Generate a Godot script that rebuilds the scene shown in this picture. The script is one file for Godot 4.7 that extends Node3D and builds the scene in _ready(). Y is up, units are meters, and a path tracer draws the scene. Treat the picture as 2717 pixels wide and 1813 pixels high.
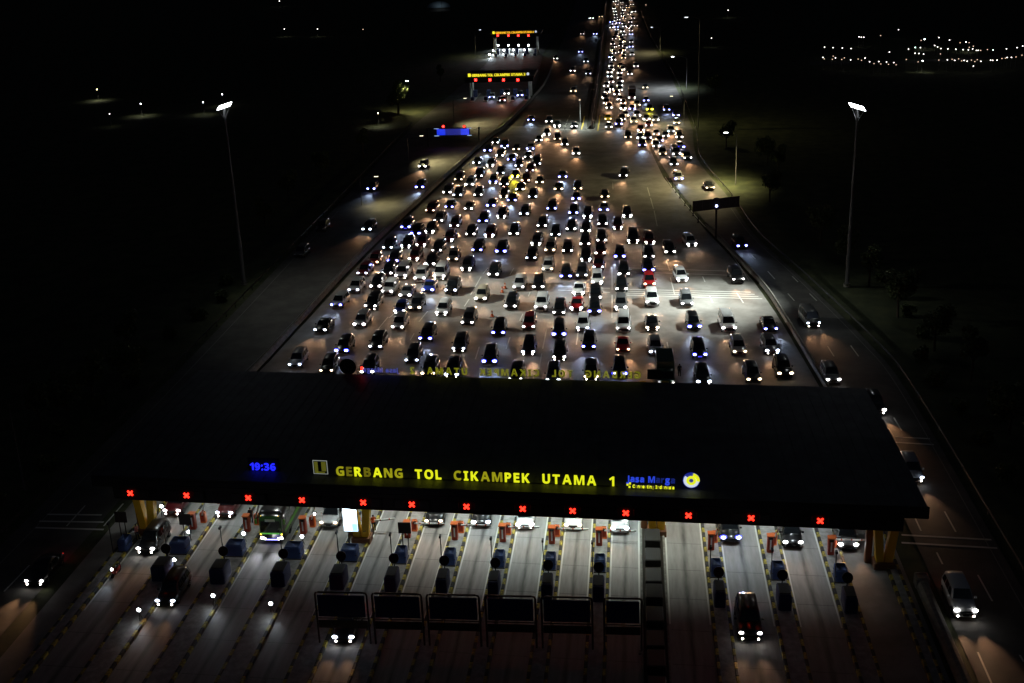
extends Node3D
# Night view over a motorway toll plaza. World: y up, lanes run along z, the traffic comes towards +z. The camera hovers at 59 m.

const CAM_H := 59.0
const FOCAL := 3165.679          # in pixels of the 2717 x 1813 photograph
var CX := Vector3(0.99486388, -0.03512537, -0.09493187)
var CY := Vector3(0.000502812, 0.939563322, -0.34237481)
var CZ := Vector3(0.10122054, 0.3405686, 0.93475528)

var M := {}
var used := {}
var rng := RandomNumberGenerator.new()

# ---------------------------------------------------------------- pixels to places
func ray(px: float, py: float) -> Vector3:
	return CX * (px - 1358.5) - CY * (py - 906.5) - CZ * FOCAL

func gp(px: float, py: float, h := 0.0) -> Vector3:        # where the line of sight meets the height h
	var d := ray(px, py)
	return d * ((h - CAM_H) / d.y) + Vector3(0, CAM_H, 0)

func at_z(px: float, py: float, z: float) -> Vector3:      # where it meets an upright plane across the road
	var d := ray(px, py)
	return d * (z / d.z) + Vector3(0, CAM_H, 0)

# ---------------------------------------------------------------- naming
func numbered(n: String) -> String:
	var k: int = used.get(n, 0)
	used[n] = k + 1
	return n if k == 0 else "%s_%03d" % [n, k]

func thing(called: String, label: String, category: String, pos := Vector3.ZERO, turn := 0.0, group := "") -> Node3D:
	var o := Node3D.new()
	o.name = numbered(called)
	add_child(o)
	o.position = pos
	o.rotation.y = turn
	o.set_meta("label", label)
	o.set_meta("category", category)
	if group != "":
		o.set_meta("group", group)
	return o

func part(parent: Node, called: String, mesh: Mesh, mat: Material, pos := Vector3.ZERO, rot := Vector3.ZERO) -> MeshInstance3D:
	var o := MeshInstance3D.new()
	o.name = called
	o.mesh = mesh
	if mat:
		o.material_override = mat
	parent.add_child(o, true)
	o.position = pos
	o.rotation = rot
	return o

func setting(called: String, mesh: Mesh, mat: Material, kind := "structure") -> MeshInstance3D:
	var o := MeshInstance3D.new()
	o.name = numbered(called)
	o.mesh = mesh
	o.material_override = mat
	add_child(o)
	o.set_meta("kind", kind)
	return o

# ---------------------------------------------------------------- shapes
func quad(st: SurfaceTool, a: Vector3, b: Vector3, c: Vector3, d: Vector3) -> void:
	for v in [a, b, c, a, c, d]:
		st.add_vertex(v)

func quad_uv(st: SurfaceTool, a: Vector3, b: Vector3, c: Vector3, d: Vector3, u0 := 0.0, v0 := 0.0, u1 := 1.0, v1 := 1.0) -> void:
	var p := [a, b, c, a, c, d]
	var t := [Vector2(u0, v0), Vector2(u1, v0), Vector2(u1, v1), Vector2(u0, v0), Vector2(u1, v1), Vector2(u0, v1)]
	for i in 6:
		st.set_uv(t[i])
		st.add_vertex(p[i])

func begin(smooth := false) -> SurfaceTool:
	var st := SurfaceTool.new()
	st.begin(Mesh.PRIMITIVE_TRIANGLES)
	st.set_smooth_group(0 if smooth else -1)
	return st

func done(st: SurfaceTool) -> ArrayMesh:
	st.generate_normals()
	return st.commit()

func loft(st: SurfaceTool, rings: Array, cap := true) -> void:   # rings of equally many points
	for i in rings.size() - 1:
		var a: Array = rings[i]
		var b: Array = rings[i + 1]
		var n := a.size()
		for k in n:
			quad(st, a[k], b[k], b[(k + 1) % n], a[(k + 1) % n])
	if cap:
		for e in [[rings[0], false], [rings[-1], true]]:
			var r: Array = e[0]
			for k in range(1, r.size() - 1):
				if e[1]:
					for v in [r[0], r[k], r[k + 1]]: st.add_vertex(v)
				else:
					for v in [r[0], r[k + 1], r[k]]: st.add_vertex(v)

func box_at(st: SurfaceTool, lo: Vector3, hi: Vector3, ch := 0.0) -> void:   # box, with chamfered upright and top edges
	var rings := []
	for lv in [[lo.y, 0.0], [hi.y - ch, 0.0], [hi.y, ch]]:
		if ch == 0.0 and lv[0] == hi.y and rings.size() == 2:
			break
		var y: float = lv[0]
		var i: float = lv[1]
		var x0 := lo.x + i
		var x1 := hi.x - i
		var z0 := lo.z + i
		var z1 := hi.z - i
		if ch > 0.0:
			rings.append([Vector3(x0 + ch, y, z0), Vector3(x1 - ch, y, z0), Vector3(x1, y, z0 + ch), Vector3(x1, y, z1 - ch), Vector3(x1 - ch, y, z1), Vector3(x0 + ch, y, z1), Vector3(x0, y, z1 - ch), Vector3(x0, y, z0 + ch)])
		else:
			rings.append([Vector3(x0, y, z0), Vector3(x1, y, z0), Vector3(x1, y, z1), Vector3(x0, y, z1)])
	loft(st, rings)

func box(lo: Vector3, hi: Vector3, ch := 0.0) -> ArrayMesh:
	var st := begin()
	box_at(st, lo, hi, ch)
	return done(st)

func tube_at(st: SurfaceTool, pts: Array, radii, n := 8) -> void:
	var rings := []
	for i in pts.size():
		var d: Vector3 = (pts[min(i + 1, pts.size() - 1)] - pts[max(i - 1, 0)]).normalized()
		var s := d.cross(Vector3.RIGHT if absf(d.x) < 0.8 else Vector3.UP).normalized()
		var t := s.cross(d)
		var r: float = radii[i] if radii is Array else radii
		var ring := []
		for k in n:
			var a := TAU * k / n
			ring.append(pts[i] + (s * cos(a) + t * sin(a)) * r)
		rings.append(ring)
	loft(st, rings)

func tube(pts: Array, radii, n := 8) -> ArrayMesh:
	var st := begin(true)
	tube_at(st, pts, radii, n)
	return done(st)

func disc(r: float, depth: float, n := 20) -> ArrayMesh:      # a disc facing +z
	var st := begin()
	var rings := []
	for zz in [-depth * 0.5, depth * 0.5]:
		var ring := []
		for k in n:
			ring.append(Vector3(cos(TAU * k / n) * r, sin(TAU * k / n) * r, zz))
		rings.append(ring)
	loft(st, rings)
	return done(st)

func resample(p: Array, n: int) -> Array:
	var lens := [0.0]
	for i in p.size() - 1:
		lens.append(lens[-1] + (p[i + 1] - p[i]).length())
	var out := []
	for k in n:
		var t: float = lens[-1] * k / (n - 1)
		var i := 0
		while i < p.size() - 2 and lens[i + 1] < t:
			i += 1
		out.append(p[i].lerp(p[i + 1], clampf((t - lens[i]) / maxf(lens[i + 1] - lens[i], 1e-6), 0, 1)))
	return out

func smooth_line(p: Array, n: int) -> Array:                  # Catmull-Rom through the points
	var out := []
	for i in p.size() - 1:
		var a: Vector3 = p[max(i - 1, 0)]
		var d: Vector3 = p[min(i + 2, p.size() - 1)]
		for k in n:
			out.append(p[i].cubic_interpolate(p[i + 1], a, d, float(k) / n))
	out.append(p[-1])
	return out

func sheet(left: Array, right: Array, y: float, n := 40) -> ArrayMesh:   # pavement between two edge lines
	var a := resample(left, n)
	var b := resample(right, n)
	var st := begin(true)
	for i in n - 1:
		var q := [a[i], a[i + 1], b[i + 1], b[i]]
		for v in 4:
			q[v] = Vector3(q[v].x, y, q[v].z)
		quad(st, q[0], q[1], q[2], q[3])
	return done(st)

func sweep(line: Array, profile: Array) -> ArrayMesh:         # a profile (x across, y up) along a line on the ground
	var rings := []
	for i in line.size():
		var d: Vector3 = line[min(i + 1, line.size() - 1)] - line[max(i - 1, 0)]
		d.y = 0
		d = d.normalized()
		var s := Vector3(-d.z, 0, d.x)
		var ring := []
		for q in profile:
			ring.append(line[i] + s * q.x + Vector3(0, q.y, 0))
		rings.append(ring)
	var st := begin()
	loft(st, rings)
	return done(st)

func ribbon(a: Vector3, b: Vector3, w: float, y: float) -> ArrayMesh:
	var d := (b - a)
	d.y = 0
	d = d.normalized()
	var s := Vector3(-d.z, 0, d.x) * w * 0.5
	var st := begin()
	quad(st, Vector3(a.x, y, a.z) - s, Vector3(b.x, y, b.z) - s, Vector3(b.x, y, b.z) + s, Vector3(a.x, y, a.z) + s)
	return done(st)

# ---------------------------------------------------------------- materials
func lin(r: float, g: float, b: float) -> Color:
	return Color(r, g, b).linear_to_srgb()

func mat(called: String, c: Color, rough := 0.6, metal := 0.0) -> StandardMaterial3D:
	var m := StandardMaterial3D.new()
	m.resource_name = called
	m.albedo_color = c.linear_to_srgb()
	m.roughness = rough
	m.metallic = metal
	M[called] = m
	return m

func glow(called: String, c: Color, e: float) -> StandardMaterial3D:
	var m := mat(called, Color(0.5, 0.5, 0.5), 0.3)
	m.emission_enabled = true
	m.emission = c.linear_to_srgb()
	m.emission_energy_multiplier = e
	return m

func paint(called: String, c: Color, rough := 0.28) -> StandardMaterial3D:
	var m := mat(called, c, rough)
	m.clearcoat_enabled = true
	m.clearcoat = 0.6
	m.clearcoat_roughness = 0.08
	return m

func mottled(called: String, dark: Color, light: Color, scale: float, rough: float, sd: int, oct := 5) -> StandardMaterial3D:
	var n := FastNoiseLite.new()
	n.seed = sd
	n.frequency = 0.012
	n.fractal_octaves = oct
	n.fractal_gain = 0.62
	var t := NoiseTexture2D.new()
	t.width = 512
	t.height = 512
	t.seamless = true
	t.noise = n
	var g := Gradient.new()
	g.set_color(0, dark.linear_to_srgb())
	g.set_color(1, light.linear_to_srgb())
	g.set_offset(0, 0.2)
	g.set_offset(1, 0.8)
	t.color_ramp = g
	var m := mat(called, Color(1, 1, 1), rough)
	m.albedo_texture = t
	m.uv1_triplanar = true
	m.uv1_world_triplanar = true
	m.uv1_scale = Vector3.ONE * scale
	return m

func materials() -> void:
	mottled("grass", Color(0.03, 0.04, 0.016), Color(0.075, 0.085, 0.035), 0.03, 0.95, 3)
	mottled("plaza_concrete", Color(0.17, 0.16, 0.145), Color(0.29, 0.28, 0.26), 0.022, 0.72, 5, 6)
	mottled("asphalt", Color(0.055, 0.054, 0.05), Color(0.1, 0.097, 0.09), 0.03, 0.75, 9, 6)
	mottled("barrier_concrete", Color(0.16, 0.15, 0.13), Color(0.28, 0.27, 0.24), 0.2, 0.85, 11)
	mottled("roof_sheet", Color(0.06, 0.062, 0.066), Color(0.11, 0.113, 0.12), 0.05, 0.6, 13)
	mottled("island_top", Color(0.22, 0.21, 0.2), Color(0.36, 0.35, 0.33), 0.15, 0.85, 17)
	mat("marking", Color(0.62, 0.62, 0.58), 0.6)
	mat("marking_worn", Color(0.2, 0.2, 0.19), 0.7)
	mat("marking_yellow", Color(0.6, 0.46, 0.06), 0.6)
	mottled("kerb_yellow", Color(0.16, 0.13, 0.02), Color(0.55, 0.44, 0.03), 0.5, 0.65, 31)
	mottled("kerb_black", Color(0.012, 0.012, 0.012), Color(0.06, 0.058, 0.055), 0.5, 0.75, 33)
	mat("fascia", Color(0.03, 0.03, 0.033), 0.45)
	mat("fascia_dark", Color(0.016, 0.016, 0.018), 0.5)
	mat("column_yellow", Color(0.72, 0.44, 0.015), 0.45)
	mat("column_brown", Color(0.16, 0.06, 0.02), 0.5)
	mat("steel", Color(0.16, 0.16, 0.165), 0.6, 0.5)
	mat("rail_dull", Color(0.045, 0.045, 0.045), 0.7, 0.2)
	mat("joint_dark", Color(0.06, 0.058, 0.055), 0.9)
	mat("pole_grey", Color(0.09, 0.09, 0.09), 0.65, 0.2)
	mat("dark_steel", Color(0.03, 0.028, 0.026), 0.5, 0.3)
	mat("frame_brown", Color(0.05, 0.028, 0.02), 0.5)
	mat("board_blue", Color(0.018, 0.024, 0.11), 0.5)
	mat("board_back", Color(0.012, 0.01, 0.009), 0.7)
	mat("cushion_blue", Color(0.03, 0.06, 0.18), 0.7)
	mat("cushion_dark", Color(0.018, 0.026, 0.085), 0.75)
	mat("machine_red", Color(0.42, 0.045, 0.015), 0.4)
	mat("machine_orange", Color(0.6, 0.12, 0.02), 0.4)
	mat("white_paint", Color(0.75, 0.75, 0.73), 0.4)
	mat("cone_orange", Color(0.65, 0.12, 0.02), 0.5)
	mat("rubber", Color(0.012, 0.012, 0.012), 0.8)
	mat("alloy", Color(0.35, 0.35, 0.36), 0.3, 0.9)
	mat("trim_black", Color(0.014, 0.014, 0.014), 0.6)
	mat("plate_black", Color(0.02, 0.02, 0.022), 0.4)
	glow("tail_red", Color(1.0, 0.02, 0.015), 6.0)
	mat("lens_off", Color(0.4, 0.4, 0.42), 0.1)
	mat("bark", Color(0.05, 0.036, 0.024), 0.9)
	mat("soil", Color(0.03, 0.025, 0.018), 0.95)
	var gl := mat("glass", Color(0.008, 0.01, 0.012), 0.06)
	gl.metallic_specular = 0.6
	var leaf := mottled("leaf", Color(0.045, 0.07, 0.02), Color(0.11, 0.14, 0.045), 0.6, 0.7, 21)
	leaf.backlight_enabled = true
	leaf.backlight = Color(0.02, 0.03, 0.01)
	for c in [["black", 0.007, 0.007, 0.008], ["charcoal", 0.03, 0.031, 0.034], ["grey", 0.12, 0.125, 0.13], ["silver", 0.42, 0.43, 0.44], ["white", 0.74, 0.75, 0.75], ["red", 0.36, 0.012, 0.014], ["blue", 0.012, 0.03, 0.2], ["maroon", 0.09, 0.008, 0.01], ["champagne", 0.4, 0.36, 0.28], ["yellow", 0.75, 0.6, 0.02], ["green", 0.015, 0.06, 0.035], ["brown", 0.07, 0.035, 0.016]]:
		paint("paint_" + c[0], Color(c[1], c[2], c[3]))
	glow("headlamp_white", Color(1.0, 0.97, 0.95), 15.0)
	glow("headlamp_warm", Color(1.0, 0.74, 0.46), 8.0)
	glow("headlamp_soft", Color(1.0, 0.9, 0.92), 5.0)
	glow("headlamp_cool", Color(0.7, 0.8, 1.0), 12.0)
	glow("headlamp_blue", Color(0.5, 0.55, 1.0), 15.0)
	glow("lamp_halo_blue", Color(0.008, 0.014, 1.0), 5.0)  # glow of the added halo shell behind bluish headlights
	glow("lamp_halo_yellow", Color(0.9, 0.8, 0.01), 3.0)  # the same added halo, for yellow headlights
	glow("headlamp_yellow", Color(1.0, 0.86, 0.05), 18.0)
	glow("fog_lamp", Color(1.0, 0.9, 0.78), 22.0)
	glow("plate_blue_light", Color(0.06, 0.05, 1.0), 1.6)
	glow("letter_light", Color(0.84, 0.9, 0.012), 0.95)
	glow("letter_dim_light", Color(0.6, 0.58, 0.012), 0.5)
	glow("letter_faint_light", Color(0.4, 0.36, 0.01), 0.3)
	glow("letter_back_light", Color(0.55, 0.55, 0.01), 0.27)
	glow("clock_light", Color(0.015, 0.02, 1.0), 1.3)
	glow("sign_blue_light", Color(0.03, 0.08, 0.95), 0.7)
	glow("sign_white_light", Color(0.75, 0.85, 1.0), 0.8)
	glow("cross_light", Color(1.0, 0.022, 0.01), 4.0)
	glow("far_cross_light", Color(1.0, 0.022, 0.016), 10.0)
	glow("far_letter_light", Color(1.0, 0.86, 0.03), 1.3)
	glow("far_amber_light", Color(1.0, 0.5, 0.02), 1.3)
	glow("flood_light", Color(0.9, 0.96, 1.0), 34.0)
	glow("ceiling_light", Color(1.0, 0.97, 0.9), 6.0)
	glow("nose_lamp_light", Color(0.9, 0.96, 1.0), 24.0)
	glow("screen_light", Color(0.72, 0.88, 1.0), 3.0)
	glow("gantry_blue_light", Color(0.006, 0.035, 0.9), 0.9)
	glow("gantry_white_light", Color(0.4, 0.6, 1.0), 1.0)
	glow("street_white_light", Color(0.95, 0.97, 1.0), 25.0)
	glow("street_yellow_light", Color(1.0, 0.86, 0.45), 18.0)
	glow("village_light", Color(1.0, 0.93, 0.85), 5.0)
	glow("village_dim_light", Color(1.0, 0.72, 0.5), 1.2)
	glow("village_green_light", Color(0.6, 1.0, 0.85), 8.0)

# ---------------------------------------------------------------- lights
func spot(parent: Node, called: String, pos: Vector3, to: Vector3, c: Color, e: float, angle: float, size := 0.1) -> void:
	var l := SpotLight3D.new()
	l.name = called
	l.light_color = c.linear_to_srgb()
	l.light_energy = e
	l.spot_angle = angle
	l.spot_angle_attenuation = 1.0
	l.spot_attenuation = 2.0
	l.spot_range = 150.0
	l.light_size = size
	l.shadow_enabled = true
	parent.add_child(l, true)
	l.position = pos
	var d := (to - pos).normalized()
	l.basis = Basis.looking_at(d, Vector3.UP if absf(d.y) < 0.95 else Vector3.FORWARD)

# ---------------------------------------------------------------- lettering
var letter_cache := {}
var bold: SystemFont

func letter_mesh(ch: String, h: float, depth := 0.12) -> Mesh:
	var key := "%s_%.3f" % [ch, h]
	if letter_cache.has(key):
		return letter_cache[key]
	var t := TextMesh.new()
	t.text = ch
	t.font = bold
	t.font_size = 64
	t.pixel_size = h / (0.714 * 64.0)
	t.depth = depth
	t.curve_step = 2.0
	t.horizontal_alignment = HORIZONTAL_ALIGNMENT_LEFT
	t.vertical_alignment = VERTICAL_ALIGNMENT_BOTTOM
	letter_cache[key] = t
	return t

func lettering(parent: Node, called: String, text: String, h: float, width: float, mats: Array, word_gap := 0.75, wide := 1.0) -> void:
	# letters stand side by side along +x from the parent's origin, stretched in their spacing to the width
	var w := []
	var total := 0.0
	var gaps := 0.0
	for ch in text:
		if ch == " ":
			w.append(null)
			gaps += word_gap
			continue
		var b := letter_mesh(ch, h).get_aabb()
		w.append(b)
		total += b.size.x * wide
		gaps += 0.2
	var s := (width - total) / (gaps - 0.2)
	var x := 0.0
	var k := 0
	var base := letter_mesh("E", h).get_aabb().position.y
	for i in text.length():
		if w[i] == null:
			x += s * word_gap
			continue
		var o := part(parent, called, letter_mesh(text[i], h), mats[k % mats.size()], Vector3(x - w[i].position.x * wide, -base, 0))
		o.scale.x = wide
		x += w[i].size.x * wide + s * 0.2
		k += 1

# ---------------------------------------------------------------- the main toll canopy
var TF := Vector3.ZERO      # on the sign beam
var TD := Vector3.RIGHT     # along the canopy

func front(x: float, h := 0.0, fwd := 0.0) -> Vector3:
	var p := TF + TD * ((x - TF.x) / TD.x)
	return Vector3(p.x, h, p.z + fwd)

const CROSS_PX := [[348, 1306], [497, 1312], [661, 1318], [803, 1324], [965, 1331], [1094, 1336], [1239, 1341], [1388, 1347], [1520, 1353], [1661, 1358], [1827, 1365], [1993, 1372], [2176, 1379]]

func canopy() -> void:
	var a := gp(348, 1306, 8.1)
	var b := gp(2176, 1379, 8.1)
	TF = Vector3(a.x, 0, a.z)
	TD = Vector3(b.x - a.x, 0, b.z - a.z).normalized()
	var turn := atan2(-TD.z, TD.x)
	var c := thing("toll_canopy", "wide dark flat roofed toll gate canopy with yellow letters along its front edge", "toll gate")
	var fl := front(gp(232, 1277, 9.9).x, 9.9, 0.45)
	var fr := front(gp(2463, 1347, 9.9).x, 9.9, 0.45)
	var br := gp(2296, 1030, 9.9)
	var bl := gp(528, 982, 9.9)
	# roof slab, low pitched to a ridge across the middle
	var st := begin()
	var ml := (fl + bl) * 0.5 + Vector3(0, 0.35, 0)
	var mr := (fr + br) * 0.5 + Vector3(0, 0.35, 0)
	quad(st, fl, ml, mr, fr)
	quad(st, ml, bl, br, mr)
	var dn := Vector3(0, -0.9, 0)
	quad(st, fl + dn, fr + dn, br + dn, bl + dn)
	quad(st, fl, bl, bl + dn, fl + dn)
	quad(st, fr, fr + dn, br + dn, br)
	quad(st, bl, br, br + dn, bl + dn)
	quad(st, fl, fl + dn, fr + dn, fr)
	part(c, "roof", done(st), M.roof_sheet)
	# standing seams
	var rib := begin()
	for i in 66:
		var t := (i + 0.5) / 66.0
		var p: Vector3 = fl.lerp(fr, t)
		var q: Vector3 = ml.lerp(mr, t)
		var r: Vector3 = bl.lerp(br, t)
		st = begin()
		for e in [[p, q], [q, r]]:
			var u: Vector3 = e[0]
			var v: Vector3 = e[1]
			var s := Vector3(0.035, 0, 0)
			var up := Vector3(0, 0.03, 0)
			quad(st, u - s, v - s, v - s + up, u - s + up)
			quad(st, u + s + up, v + s + up, v + s, u + s)
			quad(st, u - s + up, v - s + up, v + s + up, u + s + up)
			quad(st, u - s, u - s + up, u + s + up, u + s)
		part(c, "roof_seam", done(st), M.roof_sheet)
	# edge trim, sign beam with its soffit
	var slope := (fr - fl).normalized()
	var fwd := Vector3(0, 0, 0.06)
	st = begin()
	for e in [[0.12, -0.12], [-0.15, -0.62], [-0.66, -1.02]]:
		var u0 := fl + Vector3(-0.1, e[0], 0.05)
		var u1 := fr + Vector3(0.1, e[0], 0.05)
		var lo := Vector3(0, e[1] - e[0], 0)
		var o := Vector3(0, 0, 0.12)
		quad(st, u0 + o, u0 + lo + o, u1 + lo + o, u1 + o)
		quad(st, u0, u0 + o, u1 + o, u1)
		quad(st, u0 + lo, u1 + lo, u1 + lo + o, u0 + lo + o)
	part(c, "edge_trim", done(st), M.fascia)
	var s0 := gp(316, 1331, 7.25)
	var s1 := gp(2398, 1414, 7.25)
	s0 = front(s0.x)
	s1 = front(s1.x)
	st = begin()
	var up0 := Vector3(0, 7.25, 0)
	var up1 := Vector3(0, 9.02, 0)
	var bk := Vector3(0, 0, -1.6)
	quad(st, s0 + up1, s0 + up0, s1 + up0, s1 + up1)
	quad(st, s0 + up0, s0 + up0 + bk, s1 + up0 + bk, s1 + up0)
	quad(st, s0 + up0 + bk, s0 + up1 + bk, s1 + up1 + bk, s1 + up0 + bk)
	quad(st, s0 + up0, s0 + up1, s0 + up1 + bk, s0 + up0 + bk)
	quad(st, s1 + up1, s1 + up0, s1 + up0 + bk, s1 + up1 + bk)
	part(c, "sign_beam", done(st), M.fascia_dark)
	# panel joints on the beam
	for i in 27:
		var p: Vector3 = s0.lerp(s1, (i + 0.5) / 27.0)
		part(c, "beam_rib", box(Vector3(-0.05, 7.3, -0.02), Vector3(0.05, 8.98, 0.05)), M.fascia, p + Vector3(0, 0, 0.02))
	# lane signals: a red cross between two dark fields
	for q in CROSS_PX:
		var p := gp(q[0], q[1], 8.1)
		var sg := Node3D.new()
		sg.name = "lane_signal"
		c.add_child(sg, true)
		sg.position = Vector3(p.x, 8.1, front(p.x).z + 0.1)
		sg.rotation.y = turn
		part(sg, "housing", box(Vector3(-1.75, -0.62, -0.1), Vector3(1.75, 0.62, 0.12), 0.04), M.trim_black)
		for e in [-1.15, 1.15]:
			part(sg, "unlit_field", box(Vector3(e - 0.45, -0.42, 0.1), Vector3(e + 0.45, 0.42, 0.16), 0.02), M.fascia)
		for e in [1, -1]:
			part(sg, "cross_light", box(Vector3(-0.33, -0.085, 0.13), Vector3(0.33, 0.085, 0.19)), M.cross_light, Vector3.ZERO, Vector3(0, 0, e * PI / 4))
		spot(sg, "cross_glow", Vector3(0, 0, 0.25), Vector3(0, -0.3, 2), Color(1, 0.08, 0.02), 0.5, 75, 0.3)
	# columns
	for e in [[-49.5, -104.4, 1], [-27.0, -103.4, 1], [2.3, -105.8, 1], [23.2, -100.3, 1]]:
		for k in 3:
			var zz: float = e[1] - k * 9.0
			if k > 0 and absf(zz) > 124.0:
				continue
			var cl := Node3D.new()
			cl.name = "column"
			c.add_child(cl, true)
			cl.position = Vector3(e[0], 0, zz)
			for s in [-1, 1]:
				st = begin()
				var w := 0.36
				var rings := []
				for y in [0.0, 9.05]:
					var cx: float = s * (0.3 + 0.95 * y / 9.05)
					rings.append([Vector3(cx - w, y, -0.45), Vector3(cx + w, y, -0.45), Vector3(cx + w, y, 0.45), Vector3(cx - w, y, 0.45)])
				loft(st, rings)
				part(cl, "leg", done(st), M.column_yellow)
			part(cl, "cross_piece", box(Vector3(-1.0, 4.2, -0.3), Vector3(1.0, 4.6, 0.3)), M.column_yellow)
			part(cl, "plinth", box(Vector3(-0.95, 0.1, -0.75), Vector3(0.95, 0.75, 0.75), 0.06), M.column_brown)
			part(cl, "side_casing", box(Vector3(-1.55, 0.0, -1.3), Vector3(-0.95, 7.2, -0.7), 0.05), M.column_brown)
	# ceiling lights over the lanes
	var tint := [Color(1, 0.98, 0.94), Color(0.9, 1, 0.97), Color(1, 0.95, 0.86), Color(0.92, 1, 0.96), Color(1, 0.97, 0.9), Color(1, 0.9, 0.76), Color(0.92, 1, 0.97), Color(0.86, 1, 0.96), Color(1, 0.87, 0.7), Color(0.86, 1, 0.94), Color(1, 0.85, 0.66), Color(0.96, 1, 0.95), Color(0.97, 0.97, 1.0)]
	var pw := [0.45, 0.45, 0.55, 0.55, 0.8, 0.95, 1.05, 1.15, 1.1, 1.15, 0.85, 0.85, 0.75]
	for i in LANES.size():
		for k in 3:
			var p := front(LANES[i], 8.75, [-10.2, -18.2, -2.5][k])
			var l := Node3D.new()
			l.name = "ceiling_light"
			c.add_child(l, true)
			l.position = p
			part(l, "fixture", box(Vector3(-0.75, 0.04, -0.16), Vector3(0.75, 0.24, 0.16), 0.02), M.white_paint)
			part(l, "tube_light", box(Vector3(-0.68, -0.02, -0.11), Vector3(0.68, 0.035, 0.11)), M.ceiling_light)
			spot(l, "ceiling_glow", Vector3(0, -0.12, 0), Vector3(0, -9, 0.8), tint[i] * Color(0.9, 1.0, 1.04), pw[i] * CEIL_E * (0.12 if k == 2 else 1.1), 55, 0.4)
	# lettering along the front edge of the roof
	var hb := 10.05
	var g0 := gp(893, 1262, hb)
	var g1 := gp(1630, 1290, hb)
	var sg := Node3D.new()
	sg.name = "front_sign"
	c.add_child(sg, true)
	var d := g1 - g0
	sg.position = g0
	sg.rotation.y = atan2(-d.z, d.x)
	var A = M.letter_light
	var B = M.letter_dim_light
	var C = M.letter_faint_light
	lettering(sg, "sign_letter", "GERBANG TOL CIKAMPEK UTAMA 1", 0.9, d.length(), [B, C, A, C, A, B, B, A, A, A, B, A, A, B, B, A, A, A, A, A, A, A, A, A], 0.8)
	part(sg, "rail", box(Vector3(-0.3, -0.12, -0.14), Vector3(d.length() + 0.3, -0.04, -0.06)), M.dark_steel)
	# an emblem plate, the clock, the operator's name and emblem
	var e0 := gp(852, 1258, hb)
	part(sg, "emblem_plate", box(Vector3(-0.72, 0, -0.06), Vector3(0.72, 1.45, 0.06), 0.04), M.steel, at_local(sg, e0))
	part(sg, "emblem_rim_light", box(Vector3(-0.7, 0.02, 0.05), Vector3(0.7, 1.43, 0.07)), M.emblem_rim, at_local(sg, e0))
	part(sg, "emblem_field", box(Vector3(-0.63, 0.09, 0.06), Vector3(0.63, 1.36, 0.085)), M.trim_black, at_local(sg, e0))
	for q in [[-0.56, -0.22, 0.14, 1.3], [0.12, 0.56, 0.34, 1.3], [-0.4, 0.42, 0.12, 0.28]]:
		part(sg, "emblem_light", box(Vector3(q[0], q[2], 0.06), Vector3(q[1], q[3], 0.1)), M.emblem_dim, at_local(sg, e0))
	var ck := Node3D.new()
	ck.name = "clock_display"
	sg.add_child(ck, true)
	ck.position = at_local(sg, gp(664, 1247, hb))
	part(ck, "case", box(Vector3(-0.2, -0.25, -0.2), Vector3(2.9, 1.25, -0.06), 0.03), M.trim_black)
	lettering(ck, "digit_light", "19:36", 0.72, 2.5, [M.clock_light], 0.5)
	var nm := Node3D.new()
	nm.name = "operator_sign"
	sg.add_child(nm, true)
	nm.position = at_local(sg, gp(1662, 1295, hb))
	var two := Node3D.new()
	two.name = "name_line"
	nm.add_child(two, true)
	two.position = Vector3(0, 0.62, 0)
	lettering(two, "sign_letter", "Jasa Marga", 0.58, 4.3, [M.sign_blue_light, M.sign_blue_light, M.sign_blue_light, M.sign_blue_light, M.sign_blue_light, M.clock_case_blue, M.clock_case_blue, M.sign_blue_light, M.clock_case_blue], 0.7)
	two = Node3D.new()
	two.name = "motto_line"
	nm.add_child(two, true)
	two.position = Vector3(0.55, 0.05, 0)
	lettering(two, "sign_letter", "Connecting Indonesia", 0.28, 3.7, [M.letter_light, M.letter_faint_light, M.letter_light, M.letter_dim_light], 0.8)
	for q in [[0.02, 0.3], [0.2, 0.08], [0.24, 0.42]]:
		part(nm, "mark_light", box(Vector3(q[0], q[1] - 0.05, -0.04), Vector3(q[0] + 0.17, q[1] + 0.12, 0.06)), M.letter_light)
	var em := Node3D.new()
	em.name = "round_emblem"
	sg.add_child(em, true)
	em.position = at_local(sg, gp(1834, 1295, hb)) + Vector3(0, 0.75, 0)
	part(em, "emblem_disc_light", disc(0.75, 0.1, 28), M.emblem_blue)
	ring_arc(em, "emblem_light", 0.68, 0.4, 140.0, 400.0, M.sign_white_light, 0.07)
	ring_arc(em, "emblem_light", 0.44, 0.2, 0.0, 360.0, M.letter_light, 0.09)
	ring_arc(em, "emblem_light", 0.74, 0.46, -5.0, 75.0, M.letter_light, 0.1)
	part(em, "stand", box(Vector3(-0.05, -0.95, -0.05), Vector3(0.05, -0.6, 0.05)), M.dark_steel)
	# the same along the far edge, facing the traffic, so seen from behind
	var k0 := gp(1700, 1005, hb)
	var k1 := gp(1088, 992, hb)
	d = k1 - k0
	var rs := Node3D.new()
	rs.name = "rear_sign"
	c.add_child(rs, true)
	rs.position = k0
	rs.rotation.y = atan2(-d.z, d.x)
	lettering(rs, "sign_letter", "GERBANG TOL CIKAMPEK UTAMA 2", 0.8, d.length(), [M.letter_back_light], 0.8)
	var k2 := gp(1060, 990, hb)
	var r2 := Node3D.new()
	r2.name = "rear_operator_sign"
	rs.add_child(r2, true)
	r2.position = Vector3((k2 - k0).length(), 0.1, 0)
	lettering(r2, "sign_letter", "Jasa Marga", 0.55, 4.2, [M.rear_blue], 0.7)
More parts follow.
